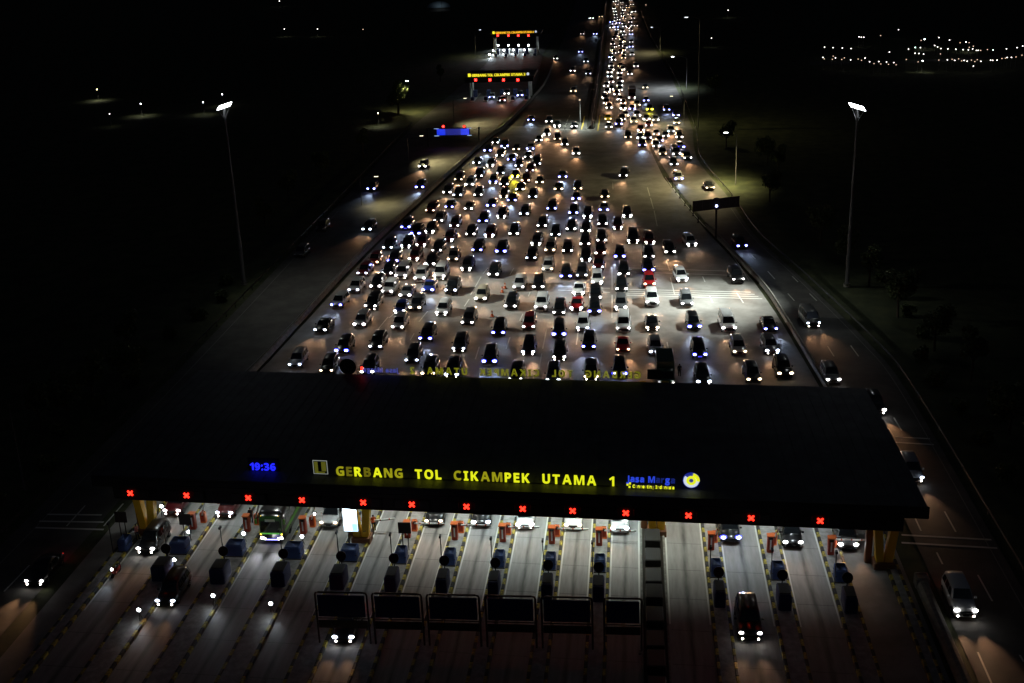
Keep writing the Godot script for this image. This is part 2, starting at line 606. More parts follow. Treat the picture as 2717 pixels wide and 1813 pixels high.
	part(r2, "red_lamp_light", box(Vector3(4.2, 0.25, -0.05), Vector3(4.45, 0.6, 0.05)), M.cross_light)
	var k3 := gp(925, 987, hb)
	var dk := part(rs, "rear_emblem_disc", disc(0.95, 0.14, 28), M.dark_steel, Vector3((k3 - k0).length(), 0.7, 0))
	ring_arc(dk, "rim", 0.99, 0.9, 0.0, 360.0, M.white_paint, 0.09)
	part(rs, "rear_emblem_plate", box(Vector3(-0.75, 0.0, -0.08), Vector3(0.75, 1.1, 0.08), 0.03), M.dark_steel, Vector3(-(gp(1736, 1006, hb) - k0).length(), 0, 0))

func ring_arc(parent: Node, called: String, r1: float, r0: float, a0: float, a1: float, m: Material, z: float, depth := 0.04) -> void:
	var st := begin()
	var n := 20
	for i in n:
		var t0 := deg_to_rad(lerpf(a0, a1, float(i) / n))
		var t1 := deg_to_rad(lerpf(a0, a1, float(i + 1) / n))
		var u0 := Vector3(cos(t0), sin(t0), 0)
		var u1 := Vector3(cos(t1), sin(t1), 0)
		var zz := Vector3(0, 0, z)
		quad(st, u0 * r0 + zz, u0 * r1 + zz, u1 * r1 + zz, u1 * r0 + zz)
		quad(st, u0 * r1, u1 * r1, u1 * r1 + zz, u0 * r1 + zz)
	part(parent, called, done(st), m)

# ---------------------------------------------------------------- toll islands and what stands on them
const LANES := [-47.5, -41.9, -36.0, -30.2, -24.9, -19.9, -15.1, -10.26, -5.5, -0.7, 4.9, 10.4, 16.05]
const ISLANDS := [-50.9, -44.8, -39.0, -33.05, -27.4, -22.3, -17.5, -12.7, -7.8, -3.15, 1.85, 7.63, 13.24, 18.87, 24.0]
const HALF := [0.7, 1.25, 1.25, 1.2, 1.15, 0.95, 0.9, 0.85, 0.85, 0.9, 1.2, 0.85, 1.0, 0.95, 0.6]
var kerb_mesh: ArrayMesh

func skew(x: float, z: float) -> float:        # the row runs a little askew to the lanes
	return z + 0.046 * (x + 16.0)

func islands() -> void:
	kerb_mesh = box(Vector3(-0.14, 0, -0.465), Vector3(0.14, 0.3, 0.465), 0.03)
	for i in ISLANDS.size():
		var x: float = ISLANDS[i]
		var hw: float = HALF[i]
		var z0 := skew(x, -75.0)
		var plain := i == 10
		var o := thing("toll_island", ["raised toll island with a yellow and black striped kerb between two lanes", "plain dark concrete toll island without stripes beside the orange column"][1 if plain else 0], "toll island", Vector3(x, 0, z0), 0, "" if plain else "striped toll islands between the lanes")
		if not plain:
			o.set_meta("label", "toll island with yellow and black striped kerb, %s counted from the slip road" % nth(14 - i))
		var length := 52.0
		part(o, "deck", box(Vector3(-hw + 0.14, 0, -length), Vector3(hw - 0.14, 0.24, 0.0), 0.02), M.soil if plain else M.island_top)
		# rounded nose
		var st := begin()
		var rings := []
		for y in [0.0, 0.26]:
			var ring := []
			for k in 9:
				var a := PI * k / 8.0
				ring.append(Vector3(cos(a) * hw, y, 0.003 + sin(a) * 0.9))
			rings.append(ring)
		loft(st, rings)
		part(o, "nose", done(st), M.kerb_black if plain else M.kerb_yellow)
		if plain:
			for s in [-1, 1]:
				part(o, "kerb", box(Vector3(s * (hw - 0.1) - 0.1, 0.0, -length), Vector3(s * (hw - 0.1) + 0.1, 0.3, -0.01), 0.03), M.barrier_concrete)
			for k in 9:
				part(o, "planter_block", box(Vector3(-0.75, 0.24, -3.6 - k * 3.4), Vector3(0.75, 0.75 + 0.2 * (k % 3), -1.2 - k * 3.4), 0.08), M.dark_steel)
			continue
		var n := 39
		for s in [-1, 1]:
			for k in n:
				part(o, "kerb_block", kerb_mesh, M.kerb_yellow if k % 2 == 0 else M.kerb_black, Vector3(s * (hw - 0.14), 0.0, -0.48 - k * 0.94))
	for i in ISLANDS.size():
		var x: float = ISLANDS[i]
		if i == 10 or i == 14:
			continue
		var hw: float = HALF[i] * 0.8
		# deep blue crash cushion
		if i < 14:
			var o := thing("crash_cushion", "dark blue padded crash cushion on a toll island", "crash cushion", Vector3(x if i > 0 else -50.6, 0.24, skew(x, -99.3)), 0, "blue crash cushions on the toll islands")
			o.set_meta("label", "dark blue padded crash cushion on the %s toll island from the slip road" % nth(14 - i))
			var w := hw * (0.72 if i > 4 else 0.85)
			part(o, "pad", cushion(w, 1.25, 1.5), M.cushion_blue)
			part(o, "base_plate", box(Vector3(-w - 0.05, 0, -0.85), Vector3(w + 0.05, 0.08, 0.85)), M.dark_steel)
			part(o, "strap", box(Vector3(-w - 0.015, 0.62, -0.72), Vector3(w + 0.015, 0.7, 0.72)), M.trim_black)
		if i > 0:
			# taller block with a round traffic disc in front of it
			var o := thing("bumper_block", "tall dark navy bumper block on an island, carrying a round disc", "bumper block", Vector3(x, 0.24, skew(x, -94.6)), 0, "navy bumper blocks with round discs")
			o.set_meta("label", "navy bumper block with round disc on the %s toll island from the slip road" % nth(14 - i))
			var w := hw * 0.72
			part(o, "block", cushion(w, 1.5, 2.3), M.cushion_dark)
			part(o, "disc_post", tube([Vector3(0, 0, -1.45), Vector3(0, 2.0, -1.45)], 0.05, 6), M.dark_steel)
			part(o, "disc", disc(0.48, 0.08), M.board_back, Vector3(0, 2.1, -1.4), Vector3(-0.35, 0, 0))
			part(o, "cap", box(Vector3(-w * 0.8, 1.5, -0.9), Vector3(w * 0.8, 1.56, 0.8), 0.02), M.trim_black)
		# slim post beside the cushion
		var ps := thing("camera_post", "slim dark camera post rising beside a blue crash cushion", "post", Vector3(x - hw * 0.9, 0.24, skew(x, -98.2)), 0, "slim camera posts on the islands")
		ps.set_meta("label", "slim dark camera post on the %s toll island from the slip road" % nth(14 - i))
		part(ps, "pole", tube([Vector3.ZERO, Vector3(0, 3.4, 0)], 0.045, 6), M.dark_steel)
		part(ps, "camera", box(Vector3(-0.1, 3.3, -0.2), Vector3(0.1, 3.52, 0.25), 0.02), M.trim_black)
		if i in [0, 1, 5]:
			var bs := thing("post_sign", ["dark square sign panel on a post beside the parapet of the outer lane", "dark square sign panel on a post behind a black minivan", "", "", "", "dark square sign panel on two posts by the white barrier arm"][i], "sign", Vector3(x + (0.1 if i else -0.6), 0.24, skew(x, -101.2)))
			for s in [-0.28, 0.28]:
				part(bs, "pole", tube([Vector3(s, 0, 0), Vector3(s, 2.9, 0)], 0.05, 6), M.dark_steel)
			part(bs, "panel", box(Vector3(-0.62, 1.9, 0.05), Vector3(0.62, 3.1, 0.13), 0.02), M.board_back)
		if i > 0:
			# toll machine and barrier
			var mc := thing("toll_machine", "red and white upright toll payment machine on an island", "toll machine", Vector3(x - hw * 0.25, 0.24, skew(x, -103.8)), 0, "red toll payment machines")
			mc.set_meta("label", "red and white toll payment machine on the %s toll island from the slip road" % nth(14 - i))
			part(mc, "cabinet", box(Vector3(-0.3, 0, -0.28), Vector3(0.3, 1.75, 0.28), 0.04), M.machine_red)
			part(mc, "face_strip", box(Vector3(-0.07, 0.35, 0.28), Vector3(0.07, 1.35, 0.3)), M.white_paint)
			part(mc, "hood", box(Vector3(-0.36, 1.75, -0.3), Vector3(0.36, 1.83, 0.42), 0.02), M.machine_orange)
			part(mc, "screen", box(Vector3(-0.2, 1.4, 0.28), Vector3(0.2, 1.62, 0.3)), M.glass)
			var bm := thing("barrier_gate", BARRIER[i][0], "barrier gate", Vector3(x + hw * 0.35, 0.24, skew(x, -105.2)), 0, "toll lane barrier gates")
			if i != 4:
				bm.set_meta("label", "orange barrier gate, white arm %s, on the %s toll island from the slip road" % ["raised" if BARRIER[i][1] > 1.0 else "lowered", nth(14 - i)])
			part(bm, "cabinet", cushion(0.3, 1.15, 0.55), M.machine_orange)
			part(bm, "cabinet_door", box(Vector3(-0.2, 0.2, 0.275), Vector3(0.2, 0.95, 0.29)), M.machine_red)
			part(bm, "hub", disc(0.14, 0.14, 12), M.dark_steel, Vector3(0.05, 1.0, 0.34))
			var arm := part(bm, "arm", box(Vector3(0.0, -0.065, -0.05), Vector3(3.1, 0.065, 0.05)), M.white_paint, Vector3(0.05, 1.0, 0.42))
			arm.rotation.z = BARRIER[i][1]
			for k in 3:
				part(arm, "red_band", box(Vector3(0.55 + k * 0.95, -0.068, -0.053), Vector3(0.68 + k * 0.95, 0.068, 0.053)), M.machine_red)

var BARRIER := []
func nth(i: int) -> String:
	return ["first", "second", "third", "fourth", "fifth", "sixth", "seventh", "eighth", "ninth", "tenth", "eleventh", "twelfth", "thirteenth", "fourteenth", "fifteenth", "sixteenth", "seventeenth", "eighteenth", "nineteenth", "twentieth"][clampi(i, 0, 19)]

func cushion(w: float, h: float, l: float) -> ArrayMesh:     # a block with rounded upright corners and top
	var st := begin(true)
	var rings := []
	var r := minf(w * 0.3, 0.2)
	for lv in [[0.0, 0.0], [h - 0.16, 0.0], [h - 0.05, 0.05], [h, 0.16]]:
		var ring := []
		for q in [[1, 1, 0], [-1, 1, 1], [-1, -1, 2], [1, -1, 3]]:
			for k in 4:
				var a: float = PI / 2 * (q[2] + k / 3.0)
				var rr: float = maxf(r - lv[1], 0.02)
				ring.append(Vector3(q[0] * (w - r) + cos(a) * rr, lv[0], q[1] * (l * 0.5 - r) + sin(a) * rr))
		rings.append(ring)
	loft(st, rings)
	return done(st)

func nose_lamps() -> void:
	# bright work lamps on stands on the outer islands
	for q in [[462, 1486], [368, 1619], [565, 1581], [718, 1602], [500, 1412], [646, 1416], [801, 1424], [428, 1344], [833, 1364]]:
		var p := gp(q[0], q[1], 1.25)
		var o := thing("work_lamp", "white work lamp glaring on a short stand on an outer toll island", "lamp", Vector3(p.x, 0.0, p.z), 0, "work lamps on the outer toll islands")
		for a in 3:
			part(o, "leg", tube([Vector3(sin(a * TAU / 3) * 0.3, 0.0, cos(a * TAU / 3) * 0.3), Vector3(0, 0.95, 0)], 0.02, 5), M.dark_steel)
		part(o, "stem", tube([Vector3(0, 0.93, 0), Vector3(0, 1.12, 0)], 0.03, 6), M.dark_steel)
		part(o, "lamp_case", box(Vector3(-0.24, 1.07, -0.16), Vector3(0.24, 1.45, 0.0), 0.02), M.trim_black)
		part(o, "lamp_light", disc(0.17, 0.05, 14), M.nose_lamp_light, Vector3(0, 1.26, 0.02))
		spot(o, "lamp_glow", Vector3(0, 1.26, 0.12), Vector3(0.5, 0.0, 2.3), Color(0.8, 0.92, 1.0), NOSE_E, 34, 0.1)
	# a red scooter with its lamp on, beside the outermost island
	var p := gp(298, 1511, 0.95)
	var r := thing("motor_scooter", "red motor scooter with its headlight on beside the outermost island", "scooter", Vector3(p.x, 0, p.z - 0.55), -0.1)
	var wh: ArrayMesh = make_car("h").wheel
	for z in [0.6, -0.6]:
		var w := part(r, "wheel", wh, M.rubber, Vector3(0, 0.28, z))
		w.scale = Vector3(0.55, 0.9, 0.9)
	var st := begin(true)
	loft(st, [section(0.1, 0.32, 0.62, 0.72, -0.85), section(0.17, 0.28, 0.68, 0.8, -0.5), section(0.17, 0.22, 0.4, 0.45, -0.05), section(0.2, 0.22, 0.4, 0.46, 0.3)])
	part(r, "body", done(st), M.paint_red)
	st = begin(true)
	loft(st, [section(0.2, 0.3, 0.8, 0.98, 0.3), section(0.24, 0.32, 0.85, 1.02, 0.42), section(0.12, 0.42, 0.7, 0.9, 0.58)])
	part(r, "leg_shield", done(st), M.paint_red)
	part(r, "seat", cushion(0.15, 0.12, 0.7), M.trim_black, Vector3(0, 0.78, -0.45))
	part(r, "handlebar", tube([Vector3(-0.34, 1.04, 0.28), Vector3(0, 1.0, 0.42), Vector3(0.34, 1.04, 0.28)], 0.02, 6), M.dark_steel)
	part(r, "fork", tube([Vector3(0, 0.95, 0.42), Vector3(0, 0.28, 0.6)], 0.04, 6), M.dark_steel)
	for s in [-1, 1]:
		part(r, "mirror", disc(0.06, 0.02, 10), M.trim_black, Vector3(s * 0.3, 1.22, 0.3))
		part(r, "mirror_stem", tube([Vector3(s * 0.26, 1.03, 0.3), Vector3(s * 0.3, 1.2, 0.3)], 0.01, 5), M.dark_steel)
	part(r, "headlight", disc(0.12, 0.08, 12), M.nose_lamp_light, Vector3(0, 0.95, 0.6))
	spot(r, "beam", Vector3(0, 0.95, 0.75), Vector3(0.4, 0, 4.0), Color(0.7, 0.85, 1.0), NOSE_E * 1.5, 26, 0.1)

func portals() -> void:
	# height limit frames with dark blue boards over six lanes
	var px := [[834.3, 971.5], [985.7, 1116.9], [1131, 1270.2], [1286.4, 1419.6], [1435.7, 1571], [1602, 1703]]
	var nn := 0
	for e in px:
		nn += 1
		var a := at_z(e[0], 1573, -85.6)
		var b := at_z(e[1], 1573, -85.6)
		if e[0] > 1500:
			a = at_z(e[0], 1596, -85.0)
			b = at_z(e[1], 1600, -85.0)
		var w := (b.x - a.x) * 0.5
		var h := 5.25
		var o := thing("height_limit_frame", "dark steel height limit frame with a navy board over a toll lane", "gantry", Vector3((a.x + b.x) * 0.5, 0, -85.6), 0, "height limit frames over the toll lanes")
		o.set_meta("label", "dark height limit frame with a navy board, %s counted from the work lamp lanes" % nth(nn - 1))
		for s in [-1, 1]:
			part(o, "post", tube([Vector3(s * w, 0, 0), Vector3(s * w, h - 0.25, 0), Vector3(s * (w - 0.08), h - 0.06, 0), Vector3(s * (w - 0.3), h, 0)], 0.085, 8), M.frame_brown)
			part(o, "foot", box(Vector3(s * w - 0.25, 0, -0.25), Vector3(s * w + 0.25, 0.12, 0.25)), M.barrier_concrete)
		part(o, "top_bar", tube([Vector3(-w + 0.3, h, 0), Vector3(w - 0.3, h, 0)], 0.085, 8), M.frame_brown)
		part(o, "board", box(Vector3(-w + 0.2, h - 2.3, 0.02), Vector3(w - 0.2, h - 0.24, 0.12), 0.03), M.board_blue)
		part(o, "lower_bar", tube([Vector3(-w, h - 2.55, 0), Vector3(w, h - 2.55, 0)], 0.05, 8), M.frame_brown)
		part(o, "lower_board", box(Vector3(-w + 0.1, h - 3.5, -0.03), Vector3(w - 0.1, h - 2.75, 0.03), 0.02), M.frame_brown)

func screen_board() -> void:
	var z := skew(-27.4, -101.5)
	var a := at_z(908, 1352, z)
	var b := at_z(950, 1410, z)
	var o := thing("lit_screen", "bright white and blue lit information screen on a toll island post", "screen", Vector3((a.x + b.x) * 0.5, 0.24, z))
	part(o, "post", tube([Vector3.ZERO, Vector3(0, b.y - 0.3, 0)], 0.07, 8), M.dark_steel, Vector3(-0.3, 0, 0))
	part(o, "case", box(Vector3(a.x - b.x, 0, 0) * 0.5 + Vector3(-0.06, b.y - 0.3, -0.2), Vector3(b.x - a.x, 0, 0) * 0.5 + Vector3(0.06, a.y - 0.2, 0.0), 0.03), M.trim_black)
	var w := (b.x - a.x) * 0.5
	part(o, "screen", box(Vector3(-w, b.y - 0.24, 0.0), Vector3(w, a.y - 0.26, 0.04)), M.screen_light)
	part(o, "screen_band", box(Vector3(w * 0.2, b.y - 0.2, 0.04), Vector3(w * 0.95, (a.y + b.y) * 0.5 - 0.6, 0.05)), M.screen_cyan_light)
	part(o, "screen_tab", box(Vector3(-w, a.y - 0.22, -0.1), Vector3(w * 0.1, a.y + 0.05, 0.03)), M.screen_light)
	var al := AreaLight3D.new()
	al.name = "screen_glow"
	al.light_color = Color(0.8, 0.9, 1.0)
	al.light_energy = 3.0
	al.area_size = Vector2(w * 2, a.y - b.y)
	al.shadow_enabled = true
	o.add_child(al)
	al.position = Vector3(0, (a.y + b.y) * 0.5 - 0.24, 0.08)
	al.rotation = Vector3(0, PI, 0)

# ---------------------------------------------------------------- vehicles: front at +z, wheels on y = 0
const KINDS := {
	"m": {"name": "minivan", "l": 4.4, "w": 1.74, "h": 1.72, "belt": 0.98, "hood": 0.8, "cowl": 1.22, "wind": 0.42, "roof_back": -1.95, "tail": -2.14, "lamp_y": 0.72, "lamp_x": 0.66},
	"h": {"name": "hatchback", "l": 3.75, "w": 1.66, "h": 1.52, "belt": 0.92, "hood": 0.76, "cowl": 0.98, "wind": 0.22, "roof_back": -1.35, "tail": -1.8, "lamp_y": 0.68, "lamp_x": 0.62},
	"s": {"name": "suv", "l": 4.8, "w": 1.86, "h": 1.84, "belt": 1.1, "hood": 0.98, "cowl": 1.15, "wind": 0.45, "roof_back": -2.1, "tail": -2.32, "lamp_y": 0.86, "lamp_x": 0.7},
	"e": {"name": "sedan", "l": 4.6, "w": 1.78, "h": 1.46, "belt": 0.92, "hood": 0.76, "cowl": 1.05, "wind": 0.2, "roof_back": -0.85, "tail": -1.6, "lamp_y": 0.66, "lamp_x": 0.68},
	"v": {"name": "van", "l": 5.0, "w": 1.9, "h": 2.08, "belt": 1.14, "hood": 0.98, "cowl": 1.85, "wind": 1.15, "roof_back": -2.35, "tail": -2.46, "lamp_y": 0.8, "lamp_x": 0.74},
}
var car_meshes := {}

func section(hw: float, y0: float, ys: float, yt: float, z: float) -> Array:   # lower body: sill, flank, shoulder, deck
	return [Vector3(-hw * 0.86, y0, z), Vector3(-hw * 0.97, y0 + 0.14, z), Vector3(-hw, lerpf(y0, ys, 0.55), z), Vector3(-hw * 0.97, ys, z), Vector3(-hw * 0.84, yt, z), Vector3(0, yt + 0.03, z), Vector3(hw * 0.84, yt, z), Vector3(hw * 0.97, ys, z), Vector3(hw, lerpf(y0, ys, 0.55), z), Vector3(hw * 0.97, y0 + 0.14, z), Vector3(hw * 0.86, y0, z)]

func cabin(hb: float, ht: float, yb: float, yt: float, z: float, r := 0.08) -> Array:
	return [Vector3(-hb, yb, z), Vector3(-ht, maxf(yt - r, yb + 0.002), z), Vector3(-ht + r, maxf(yt, yb + 0.004), z), Vector3(0, maxf(yt + 0.025, yb + 0.005), z), Vector3(ht - r, maxf(yt, yb + 0.004), z), Vector3(ht, maxf(yt - r, yb + 0.002), z), Vector3(hb, yb, z)]

func make_car(k: String) -> Dictionary:
	if car_meshes.has(k):
		return car_meshes[k]
	var d: Dictionary = KINDS[k]
	var L: float = d.l * 0.5
	var W: float = d.w * 0.5
	var belt: float = d.belt
	var out := {}
	var st := begin(true)
	# lower body
	var back: float = belt if k != "e" else belt - 0.02
	loft(st, [
		section(W * 0.86, 0.42, belt - 0.22, belt - 0.12, -L),
		section(W * 0.95, 0.3, belt - 0.12, back - 0.02, -L + 0.1),
		section(W, 0.24, belt - 0.06, back, -L + 0.5),
		section(W, 0.22, belt - 0.05, belt, 0.0),
		section(W, 0.23, belt - 0.08, belt, d.cowl - 0.1),
		section(W, 0.24, d.hood - 0.08, lerpf(belt, d.hood, 0.45), minf(d.cowl + 0.25, L - 0.55)),
		section(W * 0.98, 0.26, d.hood - 0.13, d.hood + 0.02, L - 0.4),
		section(W * 0.93, 0.27, d.hood - 0.2, d.hood - 0.06, L - 0.16),
		section(W * 0.82, 0.3, d.hood - 0.3, d.hood - 0.2, L - 0.03),
		section(W * 0.72, 0.36, d.hood - 0.4, d.hood - 0.32, L)])
	# cabin
	var wb := W * 0.93
	var wt := W * 0.76
	loft(st, [
		cabin(wb * 0.97, wb * 0.95, belt - 0.03, belt, d.tail),
		cabin(wb, wt * 0.98, belt - 0.03, d.h * 0.965, d.roof_back),
		cabin(wb, wt, belt - 0.03, d.h, d.roof_back + 0.5),
		cabin(wb, wt, belt - 0.03, d.h, d.wind - 0.35),
		cabin(wb, wt * 0.98, belt - 0.03, d.h * 0.965, d.wind),
		cabin(wb * 0.97, wb * 0.93, belt - 0.03, belt, d.cowl)])
	for s in [-1, 1]:      # door mirrors
		box_at(st, Vector3(s * (W + 0.1) - 0.11, belt + 0.02, d.cowl - 0.42), Vector3(s * (W + 0.1) + 0.11, belt + 0.17, d.cowl - 0.28), 0.03)
	out.body = done(st)
	# windows, a little proud of the cabin
	var hh: float = d.h * 0.965
	var fwd := Vector3(0, 0.036, 0.036)
	var f := func(t: float, s: float, wmul: float) -> Vector3:
		return Vector3(s * lerpf(wb * 0.94, wt * 0.9, t) * wmul, lerpf(belt, hh, t), lerpf(d.cowl, d.wind, t)) + fwd
	st = begin()
	quad(st, f.call(0.08, -1.0, 0.96), f.call(0.08, 1.0, 0.96), f.call(0.93, 1.0, 0.94), f.call(0.93, -1.0, 0.94))
	out.windshield = done(st)
	var r := func(t: float, s: float) -> Vector3:
		return Vector3(s * lerpf(wb * 0.92, wt * 0.88, t), lerpf(belt, hh, t), lerpf(d.tail, d.roof_back, t)) + Vector3(0, 0.03, -0.03)
	st = begin()
	quad(st, r.call(0.15, 1.0), r.call(0.15, -1.0), r.call(0.9, -1.0), r.call(0.9, 1.0))
	out.rear_window = done(st)
	var cuts := []
	var za: float = lerpf(d.tail, d.roof_back, 0.6) + 0.12
	var zb: float = lerpf(d.cowl, d.wind, 0.35) - 0.1
	cuts = [za, lerpf(za, zb, 0.32), lerpf(za, zb, 0.66), zb]
	for s in [-1, 1]:
		for j in 3:
			st = begin()
			var z0: float = cuts[j] + 0.04
			var z1: float = cuts[j + 1] - 0.04
			var zt0 := z0 + (0.2 if j == 0 else 0.0)
			var zt1 := z1 - (0.32 if j == 2 and k != "v" else 0.0)
			var y0 := belt + 0.05
			var y1: float = d.h - 0.17
			var off := 0.02
			var xb := lerpf(wb, wt, 0.05 / (d.h - belt)) + off
			var xt := lerpf(wb, wt, (y1 - belt) / (d.h - 0.08 - belt)) + off
			quad(st, Vector3(s * xb, y0, z0), Vector3(s * xb, y0, z1), Vector3(s * xt, y1, zt1), Vector3(s * xt, y1, zt0))
			out["side%d%d" % [0 if s < 0 else 1, j]] = done(st)
	for s in [0, 1]:
		st = begin()
		for j in 3:
			st.append_from(out["side%d%d" % [s, j]], 0, Transform3D())
		out["band%d" % s] = st.commit()
	# lamps
	var ly: float = d.lamp_y
	out.lamp_pos = Vector3(d.lamp_x, ly, L - 0.13)
	st = begin(true)
	var rings := []
	for q in [[0.0, 1.0], [0.07, 0.9], [0.11, 0.55]]:
		var ring := []
		for a in 10:
			ring.append(Vector3(cos(TAU * a / 10) * 0.215 * q[1], sin(TAU * a / 10) * 0.14 * q[1] + q[0] * 0.15, q[0]))
		rings.append(ring)
	loft(st, rings)
	out.headlight = done(st)
	out.fog_lamp = disc(0.085, 0.05, 10)
	out.fog_pos = Vector3(d.lamp_x * 0.86, 0.42, L - 0.03)
	out.tail_light = box(Vector3(-0.1, -0.2, -0.04), Vector3(0.1, 0.2, 0.04), 0.03)
	out.tail_pos = Vector3(W * 0.7, belt - 0.3, -L + 0.01)
	out.grille = box(Vector3(-d.lamp_x * 0.62, ly - 0.16, L - 0.2), Vector3(d.lamp_x * 0.62, ly - 0.03, L - 0.0), 0.02)
	out.plate = box(Vector3(-0.23, 0.42, L - 0.04), Vector3(0.23, 0.54, L + 0.015))
	# wheel: tyre with a dished rim
	var R := 0.31 if k != "s" else 0.37
	if k == "v": R = 0.34
	st = begin(true)
	rings = []
	for q in [[-0.1, 0.55], [-0.11, 0.9], [-0.09, 1.0], [0.09, 1.0], [0.11, 0.9], [0.1, 0.62]]:
		var ring := []
		for a in 14:
			ring.append(Vector3(q[0], cos(TAU * a / 14) * R * q[1], sin(TAU * a / 14) * R * q[1]))
		rings.append(ring)
	loft(st, rings)
	out.wheel = done(st)
	st = begin()
	for a in 5:
		var t := TAU * a / 5
		var u := Vector3(0, cos(t), sin(t))
		var v := Vector3(0, -sin(t), cos(t))
		for s in [-1, 1]:
			quad(st, Vector3(s * 0.112, 0, 0) - v * 0.05, Vector3(s * 0.112, 0, 0) + v * 0.05, Vector3(s * 0.112, 0, 0) + u * R * 0.6 + v * 0.035, Vector3(s * 0.112, 0, 0) + u * R * 0.6 - v * 0.035)
	out.rim = done(st)
	out.axle = [L - 0.88, -L + 0.82]
	out.R = R
	out.track = W - 0.1
	out.L = L
	car_meshes[k] = out
	return out

const TONES := {"k": "black", "d": "charcoal", "g": "grey", "s": "silver", "w": "white", "r": "red", "b": "blue", "n": "maroon", "c": "champagne", "y": "yellow"}
const LAMP_WORD := {"w": "white", "b": "bluish", "y": "yellow", "o": "unlit"}
const BEAM := {"w": Color(1.0, 0.49, 0.22), "b": Color(0.55, 0.7, 1.0), "y": Color(1.0, 0.8, 0.03)}

var guides := []          # [place, direction of travel]

func guide(a: Vector3, b: Vector3) -> void:
	for i in 3:
		guides.append([a.lerp(b, (i + 0.5) / 3.0), (b - a).normalized()])

func travel(p: Vector3) -> Vector3:
	var d := Vector3.ZERO
	for g in guides:
		var q: Vector3 = g[0] - p
		q.z *= 0.55
		d += g[1] / pow(q.length_squared() + 4.0, 1.3)
	d.y = 0
	return d.normalized()

func car(px: float, py: float, code: String, where: String) -> void:
	var k := code[0]
	if k == "m" and py < 560.0 and code[1] != "s":
		k = "mmmhhsse"[rng.randi() % 8]
		if code[1] == "k":
			code = code[0] + "kkkkddgs"[rng.randi() % 8] + code.substr(2)
	var tone: String = TONES[code[1]]
	var lamp := code[2]
	var d: Dictionary = KINDS[k]
	var m := make_car(k)
	var p := gp(px, py, d.lamp_y)
	var dir := travel(p)
	var turn := atan2(dir.x, dir.z)
	if code.contains("T"):       # set by hand: T then degrees
		turn += deg_to_rad(float(code.get_slice("T", 1)))
		dir = Vector3(sin(turn), 0, cos(turn))
	else:
		turn += rng.randf_range(-0.03, 0.03)
	p.y = 0
	p -= dir * (m.L - 0.1)
	var label := "%s %s with %s headlights %s" % [tone, d.name if d.name != "suv" else "SUV", LAMP_WORD[lamp], where]
	if lamp == "o":
		label = "%s %s without lit headlights %s" % [tone, d.name if d.name != "suv" else "SUV", where]
	if d.name == "sedan" or d.name == "hatchback":
		label = label.replace("sedan", "low sedan") if d.name == "sedan" else label.replace("hatchback", "small hatchback")
	var o := thing(d.name, label, "car", p, turn, label)
	o.scale = Vector3.ONE * 1.1
	var near := py > 560.0
	part(o, "body", m.body, M["paint_" + tone])
	part(o, "windshield", m.windshield, M.glass)
	if near:
		part(o, "rear_window", m.rear_window, M.glass)
		for s in 2:
			for j in 3:
				part(o, "side_window", m["side%d%d" % [s, j]], M.glass)
		for s in [-1, 1]:
			for z in m.axle:
				var w := part(o, "wheel", m.wheel, M.rubber, Vector3(s * m.track, m.R, z))
				part(w, "rim", m.rim, M.alloy)
			part(o, "tail_light", m.tail_light, M.tail_red, Vector3(s * m.tail_pos.x, m.tail_pos.y, m.tail_pos.z))
		part(o, "grille", m.grille, M.trim_black)
		part(o, "number_plate", m.plate, M.plate_blue_light if lamp == "b" and rng.randf() < 0.22 else M.plate_black)
	else:
		for s in 2:
			part(o, "side_window", m["band%d" % s], M.glass)
	var lm: Material = M.lens_off if lamp == "o" else M[{"w": ("headlamp_soft" if py < 150.0 and rng.randf() < 0.55 else ["headlamp_white", "headlamp_white", "headlamp_white", "headlamp_warm", "headlamp_cool"][rng.randi() % 5]), "b": "headlamp_blue", "y": "headlamp_yellow"}[lamp]]
	var big := rng.randf_range(0.8, 1.15) * (0.8 if py < 200.0 else 1.0)
	var fogs := code.contains("f") or (near and lamp == "w" and rng.randf() < 0.3)
	for s in [-1, 1]:
		var h := part(o, "headlight", m.headlight, lm, Vector3(s * m.lamp_pos.x, m.lamp_pos.y, m.lamp_pos.z))
		h.rotation.y = s * 0.12
		h.scale = Vector3.ONE * big
		if lamp == "b" or lamp == "y":
			part(h, "lamp_halo", m.headlight, M.lamp_halo_blue if lamp == "b" else M.lamp_halo_yellow, Vector3(0, 0, -0.07)).scale = Vector3(1.5, 1.6, 0.8)  # no real lamp part: the coloured halo, added as a larger glowing shell
		if fogs and lamp != "o":
			part(o, "fog_lamp", m.fog_lamp, M.fog_lamp, Vector3(s * m.fog_pos.x, m.fog_pos.y, m.fog_pos.z + 0.02))
	if lamp == "o":
		return
	var e := rng.randf_range(0.6, 1.3) * BEAM_E
	if where.contains("toll lane") or where.contains("toll barrier"):
		e *= 0.35
	elif where.contains("slip road") or where.contains("side road"):
		e *= 1.1
	elif py > 1200.0:
		e *= 0.55
	elif py < 260.0:
		e *= 0.5
	var col: Color = BEAM[lamp]
	if lamp == "w":
		col = col.lerp(Color(1.0, 0.8, 0.6), rng.randf() * 0.35)
	if near:
		for s in [-1, 1]:
			spot(o, "beam", m.lamp_pos * Vector3(s, 1, 1) + Vector3(0, 0, 0.2), m.lamp_pos * Vector3(s, 0, 1) + Vector3(s * 0.3, 0, 8.0), col, e * 0.5, 19, 0.08)
	else:
		spot(o, "beam", Vector3(0, m.lamp_pos.y, m.lamp_pos.z + 0.3), Vector3(0, 0, m.lamp_pos.z + 8.0), col, e, 21, 0.3)

